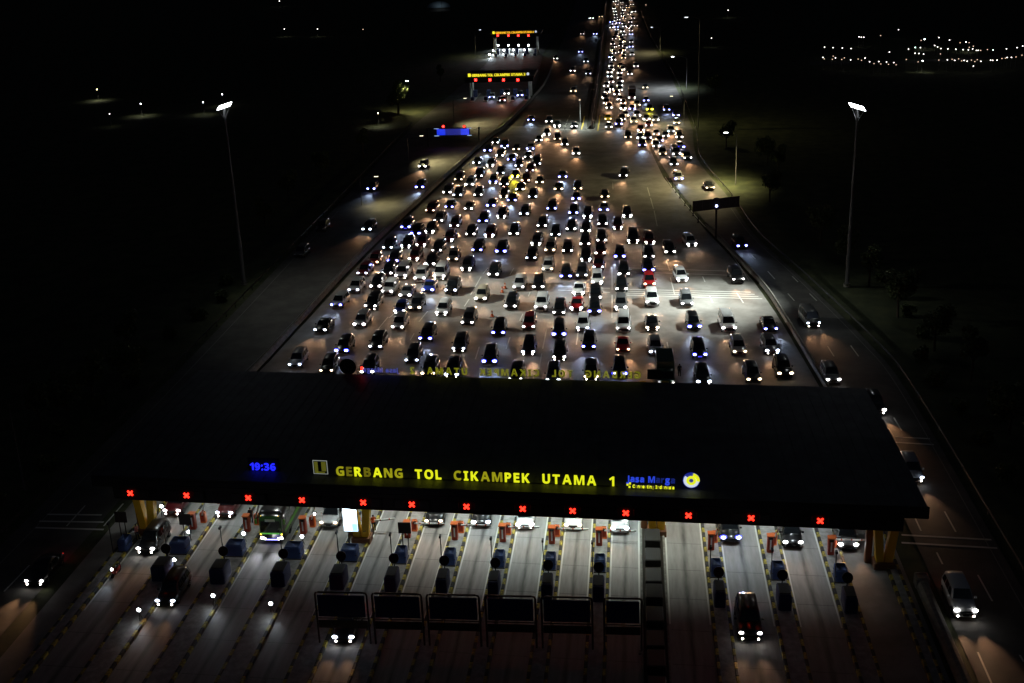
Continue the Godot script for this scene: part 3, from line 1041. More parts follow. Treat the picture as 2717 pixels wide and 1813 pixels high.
# every pair of headlights that the photograph shows: origin and scale of the enlarged view, then x y code
const QUEUE_ROWS := {
	"far": [1570.0, 0.0, 11.75, "715 50 mkw,790 10 mkw,940 85 mdw,1215 5 mkw,785 140 mkw,940 225 mkw,1125 170 mkw,1260 140 mkw,1125 240 mdw,695 270 mkw,720 360 mkw,1005 320 mkw,1200 385 mkw,1315 365 mkw,1175 450 mkw,960 415 mkw,740 460 mdw,760 550 mkw,965 500 mkw,1025 580 mkw,1285 570 mkw,840 615 mkw,745 655 mkw,625 690 mkb,1205 695 mkw,990 740 mkw,825 720 mkb,700 750 mkw,1200 800 mkw,1375 805 mkw,1015 825 mkw,620 860 mdw,770 845 mkb,775 920 mkw,1140 865 hkw,880 925 mkw,1225 960 mkw,965 985 mkw,1225 1075 mkb,770 1060 mkw,760 1120 mnw,1020 1090 mkw,900 1150 mkw,705 1215 mnw,930 1225 mkw,985 1300 mkw,1235 1315 mkw,660 1375 mkw,915 1360 mkw,720 1465 mkw,910 1430 mkw,1040 1490 mkw,1235 1460 mkb,280 525 mkw,110 1060 mkb,5 570 mkw"],
	"jam": [1570.0, 130.0, 11.75, "650 40 mkw,700 130 mdw,905 100 mkw,1000 40 mkw,1265 180 mkw,1000 180 mkw,600 260 mkb,680 340 mkw,990 280 mkw,895 535 mnw,608 535 msw,1380 545 mww,620 650 mkw,960 645 mww,875 750 mkw,1190 790 mkw,560 735 mkw,560 860 mkw,880 900 mkw,895 1010 mnw,870 1145 mkw,610 1030 mnw,460 1160 mkw,600 1265 mkw,480 1350 mkw,875 1280 mkw,780 1420 mkw,1675 1205 mkw,400 1510 mkw"],
	"throat": [1580.0, 250.0, 9.038, "230 100 mkw,590 125 mkw,260 215 mkw,665 215 mkw,330 325 mkw,665 345 mkw,1220 155 mkb,1000 260 mkw,885 355 ekb,1305 365 mky,1705 375 mkb,1935 510 mkb,300 595 eyw,720 515 mkw,1000 515 mkw,640 600 mkw,1225 600 mkw,1445 620 mkw,1950 690 mkw,920 660 msw,560 720 mkb,320 790 mgw,1280 750 mnw,1090 870 mnw,785 1030 mkw,1075 1050 mkw,1260 1050 mnw,1460 960 mkw,1685 1005 mkw,1810 890 mkw,2010 1030 mkw,1545 1120 mkb,1460 1245 mkw,1130 1225 mkb,2040 1270 mkb,1620 1430 mkw,1940 1435 vgw,2210 1530 mkw"],
	"entry": [1230.0, 300.0, 7.121, "1275 130 mkb,1615 160 mkw,1770 240 mdwf,2095 255 mkw,1570 400 mkwf,1770 490 mkw,1420 515 mkw,1910 595 mkw,2125 765 mkw,600 560 mkw,450 710 mkb,770 625 mkb,1000 685 mkw,1265 675 mkb,685 805 mkw,1215 830 mdw,905 880 mkb,240 940 mkw,505 985 mkwf,1380 960 vkw,1040 995 mkw,1260 1085 mnw,280 1190 mkw,690 1135 mkw,970 1190 mkyf,555 1300 mkbf,765 1345 mkw,1175 1275 mnw,1435 1310 mkw,1060 1440 mkw,110 1350 mkw,1870 1205 mkb,1790 1435 mkw,2155 1430 mkw"],
	"left_queue": [1080.0, 460.0, 7.344, "1000 120 mkw,775 370 mkw,985 425 mkw,1380 420 mdw,1885 440 mkwf,2040 525 mkb,820 655 mkb,1195 690 mkw,1635 630 mkb,450 725 mnw,1840 835 mkw,2280 790 mkw,610 920 mgw,915 1020 mnw,1475 930 mkb,440 1130 mkw,165 1170 mkb,1230 1185 mkw,1605 1205 mnw,2075 1175 mkw,810 1290 mnw,265 1390 mnw,585 1500 mkw,1365 1495 mkb,1825 1520 mkb"],
	"left_front": [1020.0, 600.0, 8.254, "470 430 mkw,640 710 mnw,1000 830 mkw,1790 925 mdwf,1485 722 mgw,365 1085 vww,765 1140 sww,1200 1095 vww,65 1430 sww,185 765 mkb,60 1030 mkw,945 1398 ebb,1455 1405 skw,455 1512 egw"],
	"left_edge": [780.0, 560.0, 6.818, "2015 290 mkb,1690 660 mkw,1430 925 mnw,1240 1125 mnw,1075 1425 msw,1470 1360 mkw"],
	"plaza_left": [680.0, 650.0, 3.917, "833 623 msb,1188 635 skw,666 882 ekw,1070 825 msw,1470 853 msw,1485 687 hbw,1651 650 mdw,1926 702 mww,2193 805 mdw,1760 972 mkb,1240 1055 mkw,888 1098 mkb,398 1242 msw,725 1305 mkw,1150 1318 mkw,1612 1197 mdw,2103 1075 mdw,1785 1335 mkw,2030 1345 mkw"],
	"plaza": [1380.0, 480.0, 6.184, "200 260 mkw,920 295 mkb,515 455 mkb,875 525 mkb,1110 580 mkw,1390 260 mkw,1380 475 mkb,1755 570 mkw,1605 760 mnw,1350 705 mkw,355 735 mkw,575 880 mkw,840 790 mkw,1080 820 mkw,1335 975 mkw,1860 980 vkw,2130 1005 mnw,265 1025 mdw,490 1135 mgw,775 1145 mkw,1065 1035 mkw,1310 1185 mnw,1640 1240 mkb,2120 1240 mdw,175 1265 mkw,1075 1285 mkw"],
	"plaza_right": [1200.0, 650.0, 3.917, "425 305 mkw,990 249 mww,1180 325 mkb,1345 315 mdw,1520 230 mnw,1505 386 mww,1785 300 mkw,2040 262 mkb,1760 456 mkw,2055 406 mrw,690 436 msw,890 435 mkw,290 556 mcw,605 636 mkw,920 645 sww,1315 495 eww,1110 702 mkw,1292 655 erw,1475 690 mkb,1485 545 mkw,1752 648 mgw,2082 592 sww,1357 862 mww,790 850 mnw,1105 928 mkb,475 912 mkb,1782 866 vww,2082 858 ekw,790 1110 mkw,1112 1165 mkw,1422 1057 mkb,1775 1085 erw,2115 1108 msw,382 1210 mkb,660 1395 mkw,1045 1400 mdw,1440 1368 mdw,1742 1338 mkb"],
	"plaza_edge": [1650.0, 650.0, 3.917, "505 72 mkw,625 352 mww,1213 357 skw,683 608 mgw,755 848 mkb,1117 862 vww,1552 872 ekb,1228 1108 msw,1562 1098 mgwf,812 1140 mkb,1372 1396 mdw,1702 1335 skw,850 1420 mkw"],
	"gate_left": [200.0, 1180.0, 2.4775, "466 682 mkw,592 1024 mkw,1668 512 msw,640 432 mnw,985 446 mnw,1758 1262 mkw"],
	"gate": [800.0, 1180.0, 2.4775, "868 500 mkw,1176 507 mkw,1466 524 hww,1785 528 hww"],
	"gate_right": [1500.0, 1180.0, 2.4767, "357 549 hww,1085 610 mkb,1218 1236 skwf"],
	"gate_edge": [2000.0, 1180.0, 2.477, "257 640 mkw,622 655 mgw"],
	"entry_sole": [1400.0, 350.0, 3.917, "995 455 mkwT-8,1525 337 mkw"],
	"ramp_right": [1400.0, 350.0, 3.917, "1575 488 mkb,1900 580 ekw,2230 1185 mkb"],
	"plaza_sole": [1400.0, 350.0, 3.917, "1703 1166 msw"],
	"ramp_right_near": [1650.0, 650.0, 3.917, "1988 812 vgw,2200 1400 mgw"],
	"ramp_right_gate": [2000.0, 1180.0, 2.477, "1395 1088 swwf,1060 215 msw,815 -228 mkw"],
	"ramp_left": [780.0, 560.0, 6.818, "475 325 mko,1320 330 mkw,90 790 mdo"],
	"ramp_left_far": [950.0, 350.0, 3.917, "665 358 mkw,135 592 mkb,638 575 mkb"],
	"ramp_left_gate": [0.0, 1000.0, 1.9287, "175 1043 ekw"],
	"side_gate": [1210.0, 170.0, 9.79, "925 865 mkb,1318 770 mkw,1210 950 mkw,1660 815 mkb"],
	"carriageway": [1450.0, 0.0, 4.355, "510 212 mkw,415 393 mkw,395 600 mkb,458 712 mkw,105 678 mkw,303 820 mkw,483 853 mkw,312 1055 mkw"],
}
const WHERE := {
	"far": "crawling in the distant motorway jam", "jam": "crawling in the motorway jam beyond the plaza", "throat": "where the motorway jam opens into the plaza", "entry": "entering the back of the plaza queue",
	"left_queue": "packed in the plaza queue along the side barrier", "left_front": "in the plaza queue under the side lamp mast", "left_edge": "queuing hard against the plaza side barrier", "plaza_left": "queuing behind the toll canopy near the side barrier",
	"plaza": "waiting in the long plaza queue", "plaza_right": "waiting in the floodlit rows behind the toll canopy", "plaza_edge": "rolling towards the toll canopy beside the guardrail",
	"gate_left": "in an outer toll lane by the work lamps", "gate": "stopped at a white toll barrier arm", "gate_right": "leaving a toll lane past the blue cushions", "gate_edge": "at the toll lanes beside the end column",
	"entry_sole": "crossing the empty middle of the plaza", "plaza_sole": "turning in beside the empty plaza pavement", "ramp_right": "on the slip road past the direction sign", "ramp_right_near": "on the slip road outside the guardrail", "ramp_right_gate": "bypassing the toll canopy on the slip road",
	"ramp_left": "on the dark side road below the lamp mast", "ramp_left_far": "on the side road after the small toll gate", "ramp_left_gate": "leaving on the side road past the striped islands", "side_gate": "under the small toll gate with red lamps", "carriageway": "driving on the free carriageway beside the jam",
}

func traffic() -> void:
	guide(gp(1290, 380), gp(690, 985))
	guide(Vector3(-51, 0, -150), Vector3(-50, 0, -80))
	for x in [-40.0, -30.0, -20.0, -10.0, 0.0, 10.0, 18.0]:
		guide(Vector3(x, 0, -130), Vector3(x, 0, -80))
	guide(Vector3(-20, 0, -250), Vector3(-25, 0, -160))
	guide(Vector3(-5, 0, -250), Vector3(-5, 0, -160))
	guide(gp(1865, 603), gp(1999, 745))
	guide(gp(1999, 745), gp(2068, 844))
	guide(gp(2068, 844), gp(2167, 1013))
	guide(gp(1850, 420), gp(1930, 520))
	guide(gp(2000, 620), gp(2300, 905))
	guide(gp(2405, 1036), gp(2706, 1549))
	guide(Vector3(30, 0, -140), Vector3(30, 0, -80))
	guide(gp(1100, 330), gp(470, 985))
	guide(gp(470, 985), gp(0, 1430))
	guide(gp(1626, 60), gp(1592, 300))
	guide(gp(1650, 60), gp(1645, 300))
	guide(gp(1672, 60), gp(1690, 260))
	guide(gp(1560, 60), gp(1500, 330))
	guide(gp(1780, 250), gp(1800, 400))
	guide(gp(1690, 300), gp(1720, 420))
	for key in QUEUE_ROWS:
		var q: Array = QUEUE_ROWS[key]
		for s in q[3].split(","):
			var a: PackedStringArray = s.split(" ")
			car(q[0] + float(a[0]) / q[2], q[1] + float(a[1]) / q[2], a[2], WHERE[key])

func box_truck(called: String, label: String, px: float, py: float, l: float, w: float, h: float, cab: String, cargo: String, panel: bool) -> void:
	var p := gp(px, py, 0.9)
	var dir := travel(p)
	p.y = 0
	p -= dir * (l * 0.5)
	var o := thing(called, label, "truck", p, atan2(dir.x, dir.z))
	var z := l * 0.5
	var st := begin(true)
	loft(st, [section(w * 0.48, 0.5, 1.5, 2.3, z - 1.9), section(w * 0.49, 0.45, 1.5, 2.45, z - 1.4), section(w * 0.49, 0.45, 1.5, 2.4, z - 0.6), section(w * 0.48, 0.45, 1.35, 1.5, z - 0.1), section(w * 0.46, 0.5, 1.2, 1.3, z)])
	part(o, "cab", done(st), M["paint_" + cab])
	st = begin()
	quad(st, Vector3(-w * 0.4, 1.55, z - 0.08), Vector3(w * 0.4, 1.55, z - 0.08), Vector3(w * 0.38, 2.36, z - 0.54), Vector3(-w * 0.38, 2.36, z - 0.54))
	part(o, "windshield", done(st), M.glass)
	part(o, "cargo_box", box(Vector3(-w * 0.5, 0.9, -z), Vector3(w * 0.5, h, z - 1.95), 0.06), M["paint_" + cargo])
	if panel:
		part(o, "roof_panel", box(Vector3(-w * 0.42, h, z - 4.6), Vector3(w * 0.42, h + 0.03, z - 2.6)), M.white_paint)
	part(o, "chassis", box(Vector3(-w * 0.3, 0.5, -z + 0.2), Vector3(w * 0.3, 0.88, z - 1.0)), M.trim_black)
	var wh: ArrayMesh = make_car("v").wheel
	for s in [-1, 1]:
		for zz in [z - 1.1, -z + 1.4, -z + 2.4]:
			var ww := part(o, "wheel", wh, M.rubber, Vector3(s * (w * 0.5 - 0.16), 0.46, zz))
			ww.scale = Vector3(1.6, 1.36, 1.36)
		part(o, "headlight", make_car("m").headlight, M.headlamp_white, Vector3(s * w * 0.38, 0.9, z - 0.04))
	spot(o, "beam", Vector3(0, 0.9, z + 0.3), Vector3(0, 0, z + 8), BEAM.w, BEAM_E, 21, 0.3)

func bus() -> void:
	var p := gp(200 + 1290 / 2.4775, 1180 + 612 / 2.4775, 0.75)
	p.y = 0
	var o := thing("coach_bus", "black and green coach bus driving out of a toll lane", "bus", p + Vector3(0, 0, -6.0))
	var w := 1.25
	var h := 3.5
	var st := begin(true)
	var rings := []
	for q in [[-6.0, 0.9, 0.5], [-5.8, 1.0, 0.35], [5.2, 1.0, 0.32], [5.75, 0.98, 0.34], [6.0, 0.9, 0.45]]:
		var s: float = q[1]
		var top := h - (0.25 if absf(q[0]) > 5.9 else 0.0) - (0.08 if absf(q[0]) > 5.7 else 0.0)
		var ring := []
		for v in [[-0.96, q[2]], [-1.0, 0.6], [-1.0, top - 0.5], [-0.93, top - 0.12], [-0.75, top], [0.75, top], [0.93, top - 0.12], [1.0, top - 0.5], [1.0, 0.6], [0.96, q[2]]]:
			ring.append(Vector3(v[0] * w * s, v[1], q[0]))
		rings.append(ring)
	loft(st, rings)
	part(o, "body", done(st), M.paint_black)
	st = begin()
	quad(st, Vector3(-1.06, 1.35, 6.03), Vector3(1.06, 1.35, 6.03), Vector3(0.98, 3.0, 5.99), Vector3(-0.98, 3.0, 5.99))
	part(o, "windshield", done(st), M.glass)
	part(o, "green_band_light", box(Vector3(-1.1, 1.16, 5.97), Vector3(1.1, 1.28, 6.06), 0.02), M.bus_green_light)
	for s in [-1, 1]:
		part(o, "green_flank", box(Vector3(s * 1.26 - 0.015, 1.0, -5.6), Vector3(s * 1.26 + 0.015, 1.35, 5.4)), M.bus_green)
		for k in 6:
			part(o, "side_window", box(Vector3(s * 1.255 - 0.012, 1.6, -5.2 + k * 1.72), Vector3(s * 1.255 + 0.012, 2.7, -3.62 + k * 1.72)), M.glass)
		part(o, "headlight", box(Vector3(-0.26, -0.12, 0), Vector3(0.26, 0.12, 0.07), 0.03), M.headlamp_white, Vector3(s * 0.88, 0.68, 5.96), Vector3(0, 0, s * 0.25))
		part(o, "marker_light", disc(0.09, 0.05, 10), M.amber_light, Vector3(s * 1.06, 1.15, 6.02))
		part(o, "marker_light", disc(0.07, 0.05, 10), M.amber_light, Vector3(s * 0.85, 3.12, 5.97))
		part(o, "mirror", box(Vector3(s * 1.45 - 0.1, 2.3, 5.9), Vector3(s * 1.45 + 0.1, 2.85, 6.1), 0.04), M.bus_green)
		part(o, "mirror_arm", tube([Vector3(s * 1.1, 3.0, 5.9), Vector3(s * 1.45, 2.85, 6.0)], 0.03, 5), M.trim_black)
		for zz in [3.6, -3.4, -4.6]:
			var ww := part(o, "wheel", make_car("v").wheel, M.rubber, Vector3(s * 1.08, 0.5, zz))
			ww.scale = Vector3(1.6, 1.47, 1.47)
	part(o, "light_strip", box(Vector3(-0.6, 0.5, 6.0), Vector3(0.6, 0.58, 6.06)), M.strip_light)
	part(o, "route_sign", box(Vector3(-0.5, 2.55, 6.02), Vector3(0.5, 2.8, 6.05)), M.white_paint)
	part(o, "wiper", tube([Vector3(-0.8, 1.4, 6.06), Vector3(0.0, 1.9, 6.07)], 0.02, 5), M.trim_black)
	for s in [-1, 1]:
		spot(o, "beam", Vector3(s * 0.88, 0.68, 6.2), Vector3(s * 1.0, -0.1, 13.0), Color(0.9, 0.92, 1.0), BEAM_E * 0.5, 20, 0.1)

func at_local(n: Node3D, p: Vector3) -> Vector3:
	return n.transform.affine_inverse() * p

# ---------------------------------------------------------------- ground, roads, edges
func roads() -> void:
	var st := begin()
	quad(st, Vector3(-900, -0.12, 80), Vector3(-900, -0.12, -1500), Vector3(900, -0.12, -1500), Vector3(900, -0.12, 80))
	setting("ground", done(st), M.grass)
	var left_bar := [gp(690, 985), gp(1000, 650), gp(1290, 380), gp(1350, 330)]
	var right_bar := [gp(2167, 1013), gp(2068, 844), gp(1999, 745), gp(1865, 603), gp(1760, 470), gp(1700, 345)]
	var pl: Array = [Vector3(-54.5, 0, -30), Vector3(-54, 0, -130)] + left_bar
	var pr: Array = [Vector3(25.2, 0, -30), Vector3(25.0, 0, -125)] + right_bar
	setting("plaza_road", sheet(pl, pr, 0.0, 60), M.plaza_concrete)
	setting("carriageway_road", sheet([gp(1345, 333), gp(1440, 230), gp(1470, 160), gp(1500, 90), gp(1530, 0), gp(1545, -60)], [gp(1556, 345), gp(1575, 200), gp(1598, 0), gp(1606, -60)], 0.004), M.asphalt)
	setting("carriageway_road", sheet([gp(1578, 345), gp(1600, 200), gp(1620, 0), gp(1626, -60)], [gp(1838, 345), gp(1815, 280), gp(1780, 200), gp(1722, 100), gp(1695, 30), gp(1688, -60)], 0.004), M.asphalt)
	var lo := [Vector3(-65, 0, -30), Vector3(-64, 0, -107), Vector3(-63.4, 0, -150), Vector3(-63.8, 0, -243), Vector3(-64.5, 0, -350), Vector3(-62, 0, -420), gp(1290, 170), gp(1330, 90)]
	var li := [Vector3(-56.2, 0, -30), Vector3(-55.6, 0, -130), Vector3(-53.6, 0, -150), Vector3(-50.4, 0, -215), Vector3(-41.6, 0, -318), Vector3(-38.6, 0, -347), Vector3(-34, 0, -424), gp(1440, 145), gp(1470, 90)]
	setting("side_road", sheet(lo, li, -0.01, 60), M.asphalt)
	var ri := [Vector3(27.4, 0, -30), Vector3(27.0, 0, -125), Vector3(25.2, 0, -146), Vector3(23.3, 0, -172), Vector3(21.2, 0, -191), Vector3(14.8, 0, -226), Vector3(8.3, 0, -272), gp(1700, 340)]
	var ro := [Vector3(35, 0, -30), Vector3(34.8, 0, -98), Vector3(34.4, 0, -144), Vector3(32.8, 0, -162), gp(2130, 740), gp(2000, 620), gp(1930, 520), gp(1850, 420), gp(1838, 340)]
	setting("slip_road", sheet(smooth_line(ri, 6), smooth_line(ro, 6), -0.008, 60), M.asphalt)
	# parapets and guardrails
	var jersey := [Vector2(-0.3, 0), Vector2(-0.26, 0.08), Vector2(-0.13, 0.35), Vector2(-0.1, 0.85), Vector2(0.1, 0.85), Vector2(0.13, 0.35), Vector2(0.26, 0.08), Vector2(0.3, 0)]
	var w := thing("concrete_barrier", "long concrete barrier between the packed plaza queue and the side road", "barrier")
	part(w, "wall", sweep(smooth_line([Vector3(-54.9, 0, -132), gp(690, 985) + Vector3(-0.8, 0, 0), gp(1000, 650) + Vector3(-0.8, 0, 0), gp(1290, 380) + Vector3(-0.8, 0, 0), gp(1350, 330) + Vector3(-0.5, 0, 0), gp(1440, 230), gp(1470, 160)], 8), jersey), M.barrier_concrete)
	part(w, "hand_rail", sweep(smooth_line([Vector3(-54.9, 0, -132), gp(690, 985) + Vector3(-0.8, 0, 0), gp(1000, 650) + Vector3(-0.8, 0, 0), gp(1290, 380) + Vector3(-0.8, 0, 0)], 8), [Vector2(-0.04, 1.1), Vector2(-0.04, 1.18), Vector2(0.04, 1.18), Vector2(0.04, 1.1)]), M.steel)
	w = thing("concrete_barrier", "curved concrete barrier between the floodlit plaza and the slip road", "barrier")
	var rb := smooth_line([Vector3(25.9, 0, -128), gp(2167, 1013) + Vector3(0.8, 0, 0), gp(2068, 844) + Vector3(0.8, 0, 0), gp(1999, 745) + Vector3(0.8, 0, 0), gp(1865, 603) + Vector3(0.8, 0, 0)], 10)
	part(w, "wall", sweep(rb, jersey), M.barrier_concrete)
	part(w, "guard_rail", sweep(rb, [Vector2(-0.36, 0.5), Vector2(-0.4, 0.56), Vector2(-0.36, 0.62), Vector2(-0.36, 0.66), Vector2(-0.4, 0.72), Vector2(-0.36, 0.78), Vector2(-0.33, 0.78), Vector2(-0.33, 0.5)]), M.steel)
	w = thing("concrete_barrier", "mossy concrete divider beside the striped end island and slip road", "barrier")
	part(w, "wall", sweep([Vector3(26.1, 0, -30), Vector3(26.1, 0, -60), Vector3(26.0, 0, -96.5)], [Vector2(-0.55, 0), Vector2(-0.5, 0.5), Vector2(-0.3, 0.85), Vector2(0, 0.95), Vector2(0.3, 0.85), Vector2(0.5, 0.5), Vector2(0.55, 0)]), M.barrier_concrete)
	part(w, "end_cap", cushion(0.62, 1.05, 1.3), M.barrier_concrete, Vector3(26.0, 0, -97.2))
	w = thing("guard_rail", "steel guardrail along the outer edge of the slip road", "guardrail")
	var gl := smooth_line([Vector3(35.8, 0, -30), Vector3(35.6, 0, -98), Vector3(35.2, 0, -144), Vector3(33.6, 0, -162), gp(2130, 740) + Vector3(0.8, 0, 0), gp(2000, 620) + Vector3(0.8, 0, 0), gp(1930, 520) + Vector3(0.8, 0, 0), gp(1850, 420) + Vector3(0.8, 0, 0), gp(1836, 340) + Vector3(0.8, 0, 0), gp(1782, 200) + Vector3(0.8, 0, 0), gp(1724, 100) + Vector3(0.8, 0, 0), gp(1700, 30)], 8)
	rail(w, gl)
	w = thing("guard_rail", "steel guardrail along the outer edge of the dark side road", "guardrail")
	gl = smooth_line([Vector3(-65.8, 0, -30), Vector3(-64.8, 0, -107), Vector3(-64.2, 0, -150), Vector3(-64.6, 0, -243), Vector3(-65.3, 0, -350)], 8)
	rail(w, gl)
	# raised median between the carriageways, ending in a nose at the plaza
	w = thing("median_barrier", "dark median barrier dividing the jammed motorway from the free carriageway", "barrier")
	part(w, "wall", sweep([gp(1567, 342), gp(1588, 200), gp(1609, 0), gp(1616, -60)], [Vector2(-0.9, 0), Vector2(-0.9, 0.25), Vector2(-0.2, 0.3), Vector2(-0.12, 0.95), Vector2(0.12, 0.95), Vector2(0.2, 0.3), Vector2(0.9, 0.25), Vector2(0.9, 0)]), M.dark_steel)

func rail(w: Node3D, line: Array) -> void:
	part(w, "rail", sweep(line, [Vector2(-0.04, 0.45), Vector2(-0.08, 0.52), Vector2(-0.04, 0.6), Vector2(-0.08, 0.68), Vector2(-0.04, 0.75), Vector2(0.0, 0.75), Vector2(0.0, 0.45)]), M.rail_dull)
	var pm := box(Vector3(0.0, -0.1, -0.06), Vector3(0.12, 0.72, 0.06))
	var pts := resample(line, 70)
	for p in pts:
		part(w, "post", pm, M.pole_grey, p + Vector3(0.02, 0, 0))

func mark(a: Vector3, b: Vector3, w := 0.16, m := "marking") -> void:
	var o := setting("lane_marking", ribbon(a, b, w, 0.012), M[m])

func markings() -> void:
	var seg := []
	var J := func(x: float, y: float) -> Vector3: return gp(680 + x / 3.917, 650 + y / 3.917)
	var K := func(x: float, y: float) -> Vector3: return gp(1200 + x / 3.917, 650 + y / 3.917)
	var Lr := func(x: float, y: float) -> Vector3: return gp(1650 + x / 3.917, 650 + y / 3.917)
	var F := func(x: float, y: float) -> Vector3: return gp(1380 + x / 6.184, 480 + y / 6.184)
	var D := func(x: float, y: float) -> Vector3: return gp(1230 + x / 7.121, 300 + y / 7.121)
	var R := func(x: float, y: float) -> Vector3: return gp(1800 + x / 2.613, 500 + y / 2.613)
	var Q := func(x: float, y: float) -> Vector3: return gp(2250 + x / 1.929, 1000 + y / 1.929)
	var P := func(x: float, y: float) -> Vector3: return gp(x / 1.929, 1000 + y / 1.929)
	for e in [[370, 240, 320, 300], [300, 330, 190, 520], [175, 565, 125, 640], [640, 240, 600, 310], [810, 490, 790, 535], [735, 715, 700, 790], [980, 880, 940, 1080], [930, 1130, 900, 1290], [1660, 230, 1662, 470], [1662, 520, 1660, 760], [1310, 890, 1290, 1040], [600, 960, 560, 1080], [280, 1060, 240, 1190], [885, 260, 870, 310]]:
		seg.append([K.call(e[0], e[1]), K.call(e[2], e[3])])
	for e in [[1370, 750, 1270, 870], [1780, 690, 1690, 800], [1450, 700, 1380, 760], [1640, 920, 1600, 990], [1220, 740, 1200, 790]]:
		seg.append([J.call(e[0], e[1]), J.call(e[2], e[3])])
	for e in [[460, 160, 500, 270], [505, 340, 550, 520], [840, 330, 865, 385], [915, 535, 945, 600], [1195, 500, 1265, 605], [470, 1010, 500, 1150]]:
		seg.append([Lr.call(e[0], e[1]), Lr.call(e[2], e[3])])
	for e in [[2090, 110, 2130, 250], [2140, 280, 2190, 460], [2200, 490, 2250, 740], [1515, 860, 1520, 1020], [1520, 30, 1525, 140]]:
		seg.append([F.call(e[0], e[1]), F.call(e[2], e[3])])
	for e in [[2010, 40, 1990, 90], [1975, 110, 1950, 170], [1940, 200, 1915, 250], [1905, 270, 1880, 320], [1870, 330, 1855, 360]]:
		seg.append([D.call(e[0], e[1]), D.call(e[2], e[3])])
	for e in [[760, 730, 805, 780], [620, 575, 670, 630], [510, 465, 535, 490], [1035, 1095, 1080, 1165], [910, 730, 960, 780], [790, 610, 830, 650], [1195, 1090, 1250, 1165]]:
		seg.append([R.call(e[0], e[1]), R.call(e[2], e[3])])
	for e in [[495, 690, 553, 795], [665, 1015, 740, 1150], [665, 1410, 740, 1580], [345, 725, 375, 790], [455, 900, 485, 960], [235, 210, 275, 275], [880, 1425, 901, 1460]]:
		seg.append([Q.call(e[0], e[1]), Q.call(e[2], e[3])])
	for e in [[435, 660, 340, 765], [630, 650, 530, 765], [150, 965, 20, 1100]]:
		seg.append([P.call(e[0], e[1]), P.call(e[2], e[3])])
	for s in seg:
		mark(s[0], s[1])
	# rumble strips across the pavement
	for k in 4:
		mark(Lr.call(20, 462 + k * 20), Lr.call(1340 + k * 40, 492 + k * 23), 0.3)
	for k in 2:
		mark(Lr.call(60, 240 + k * 40), Lr.call(1080 + k * 30, 272 + k * 44), 0.25)
		mark(K.call(1100, 430 + k * 40), K.call(1640, 455 + k * 40), 0.3)
	for k in 2:
		mark(Q.call(275, 810 + k * 40), Q.call(735 + k * 30, 835 + k * 43), 0.3)
		mark(Q.call(245, 308 + k * 28), Q.call(420 + k * 20, 318 + k * 30), 0.3)
		mark(P.call(200 - k * 20, 740 + k * 33), P.call(530, 745 + k * 38), 0.3)
	mark(P.call(240, 705), P.call(520, 708), 0.3)
	# edge lines and the yellow gore lines at the throat
	mark(gp(1551, 308), gp(1543, 344), 0.35, "marking_yellow")
	mark(gp(1592, 306), gp(1586, 348), 0.35, "marking_yellow")
	var edge := smooth_line([gp(1999, 745) + Vector3(-0.7, 0, 0), gp(1930, 660), gp(1865, 595), gp(1830, 555), gp(1790, 505), gp(1765, 470)], 4)
	for i in edge.size() - 1:
		mark(edge[i], edge[i + 1], 0.15)
	var outer := smooth_line([Vector3(34.0, 0, -60), Vector3(33.9, 0, -98), Vector3(33.6, 0, -144), Vector3(31.9, 0, -162), gp(2122, 745), gp(1990, 622), gp(1922, 524)], 5)
	for i in outer.size() - 1:
		mark(outer[i], outer[i + 1], 0.12, "marking_worn")
	outer = smooth_line([Vector3(-62.7, 0, -60), Vector3(-62.2, 0, -107), Vector3(-61.8, 0, -150), Vector3(-62.4, 0, -243)], 5)
	for i in outer.size() - 1:
		mark(outer[i], outer[i + 1], 0.12, "marking_worn")
	# paved toll lanes: worn concrete with dark oil and rubber along the middle
	for i in LANES.size():
		var x0: float = ISLANDS[i] + HALF[i]
		var x1: float = ISLANDS[i + 1] - HALF[i + 1]
		if i == 9: x1 = 0.65
		var st := begin()
		quad_uv(st, Vector3(x0, 0.008, -76), Vector3(x0, 0.008, -128), Vector3(x1, 0.008, -128), Vector3(x1, 0.008, -76), 0.0, 0.0, 1.0, 1.0)
		# the texture runs across (v) and along (u)
		var lp := setting("lane_pavement", done(st), lane_material(i))
		for k in 9:
			part(lp, "joint", ribbon(Vector3(x0 + 0.2, 0, skew(x0, -80.0 - k * 5.0)), Vector3(x1 - 0.2, 0, skew(x1, -80.0 - k * 5.0)), 0.05, 0.0125), M.joint_dark)
		for s in [x0 + 0.12, x1 - 0.12]:
			mark(Vector3(s, 0, -90), Vector3(s, 0, -124), 0.14)

func lane_material(i: int) -> StandardMaterial3D:
	var key := "lane_%d" % (i % 4)
	if M.has(key):
		return M[key]
	var n := FastNoiseLite.new()
	n.seed = 40 + i
	n.frequency = 0.02
	n.fractal_octaves = 5
	var im := Image.create(512, 64, false, Image.FORMAT_RGB8)
	for y in 64:
		for x in 512:
			var t := (y + 0.5) / 64.0
			var wob := n.get_noise_2d(x * 0.35, 300.0) * 0.05
			var mid := exp(-pow((t - 0.5 + wob) / 0.075, 2.0)) * (0.55 + 0.4 * n.get_noise_2d(x * 1.1, y * 5.0 + 80.0))
			var tr := 0.0
			for q in [0.26, 0.74]:
				tr += exp(-pow((t - q + wob) / 0.07, 2.0)) * 0.13
			var g := 0.27 + 0.05 * n.get_noise_2d(x * 2.0, y * 9.0) + 0.03 * n.get_noise_2d(x * 0.6, y * 0.6 + 900.0)
			g *= 1.0 - clampf(mid + tr, 0.0, 0.8)
			im.set_pixel(x, y, Color(g, g * 0.97, g * 0.92).linear_to_srgb())
	var m := mat(key, Color(1, 1, 1), 0.7)
	m.albedo_texture = ImageTexture.create_from_image(im)
	return m

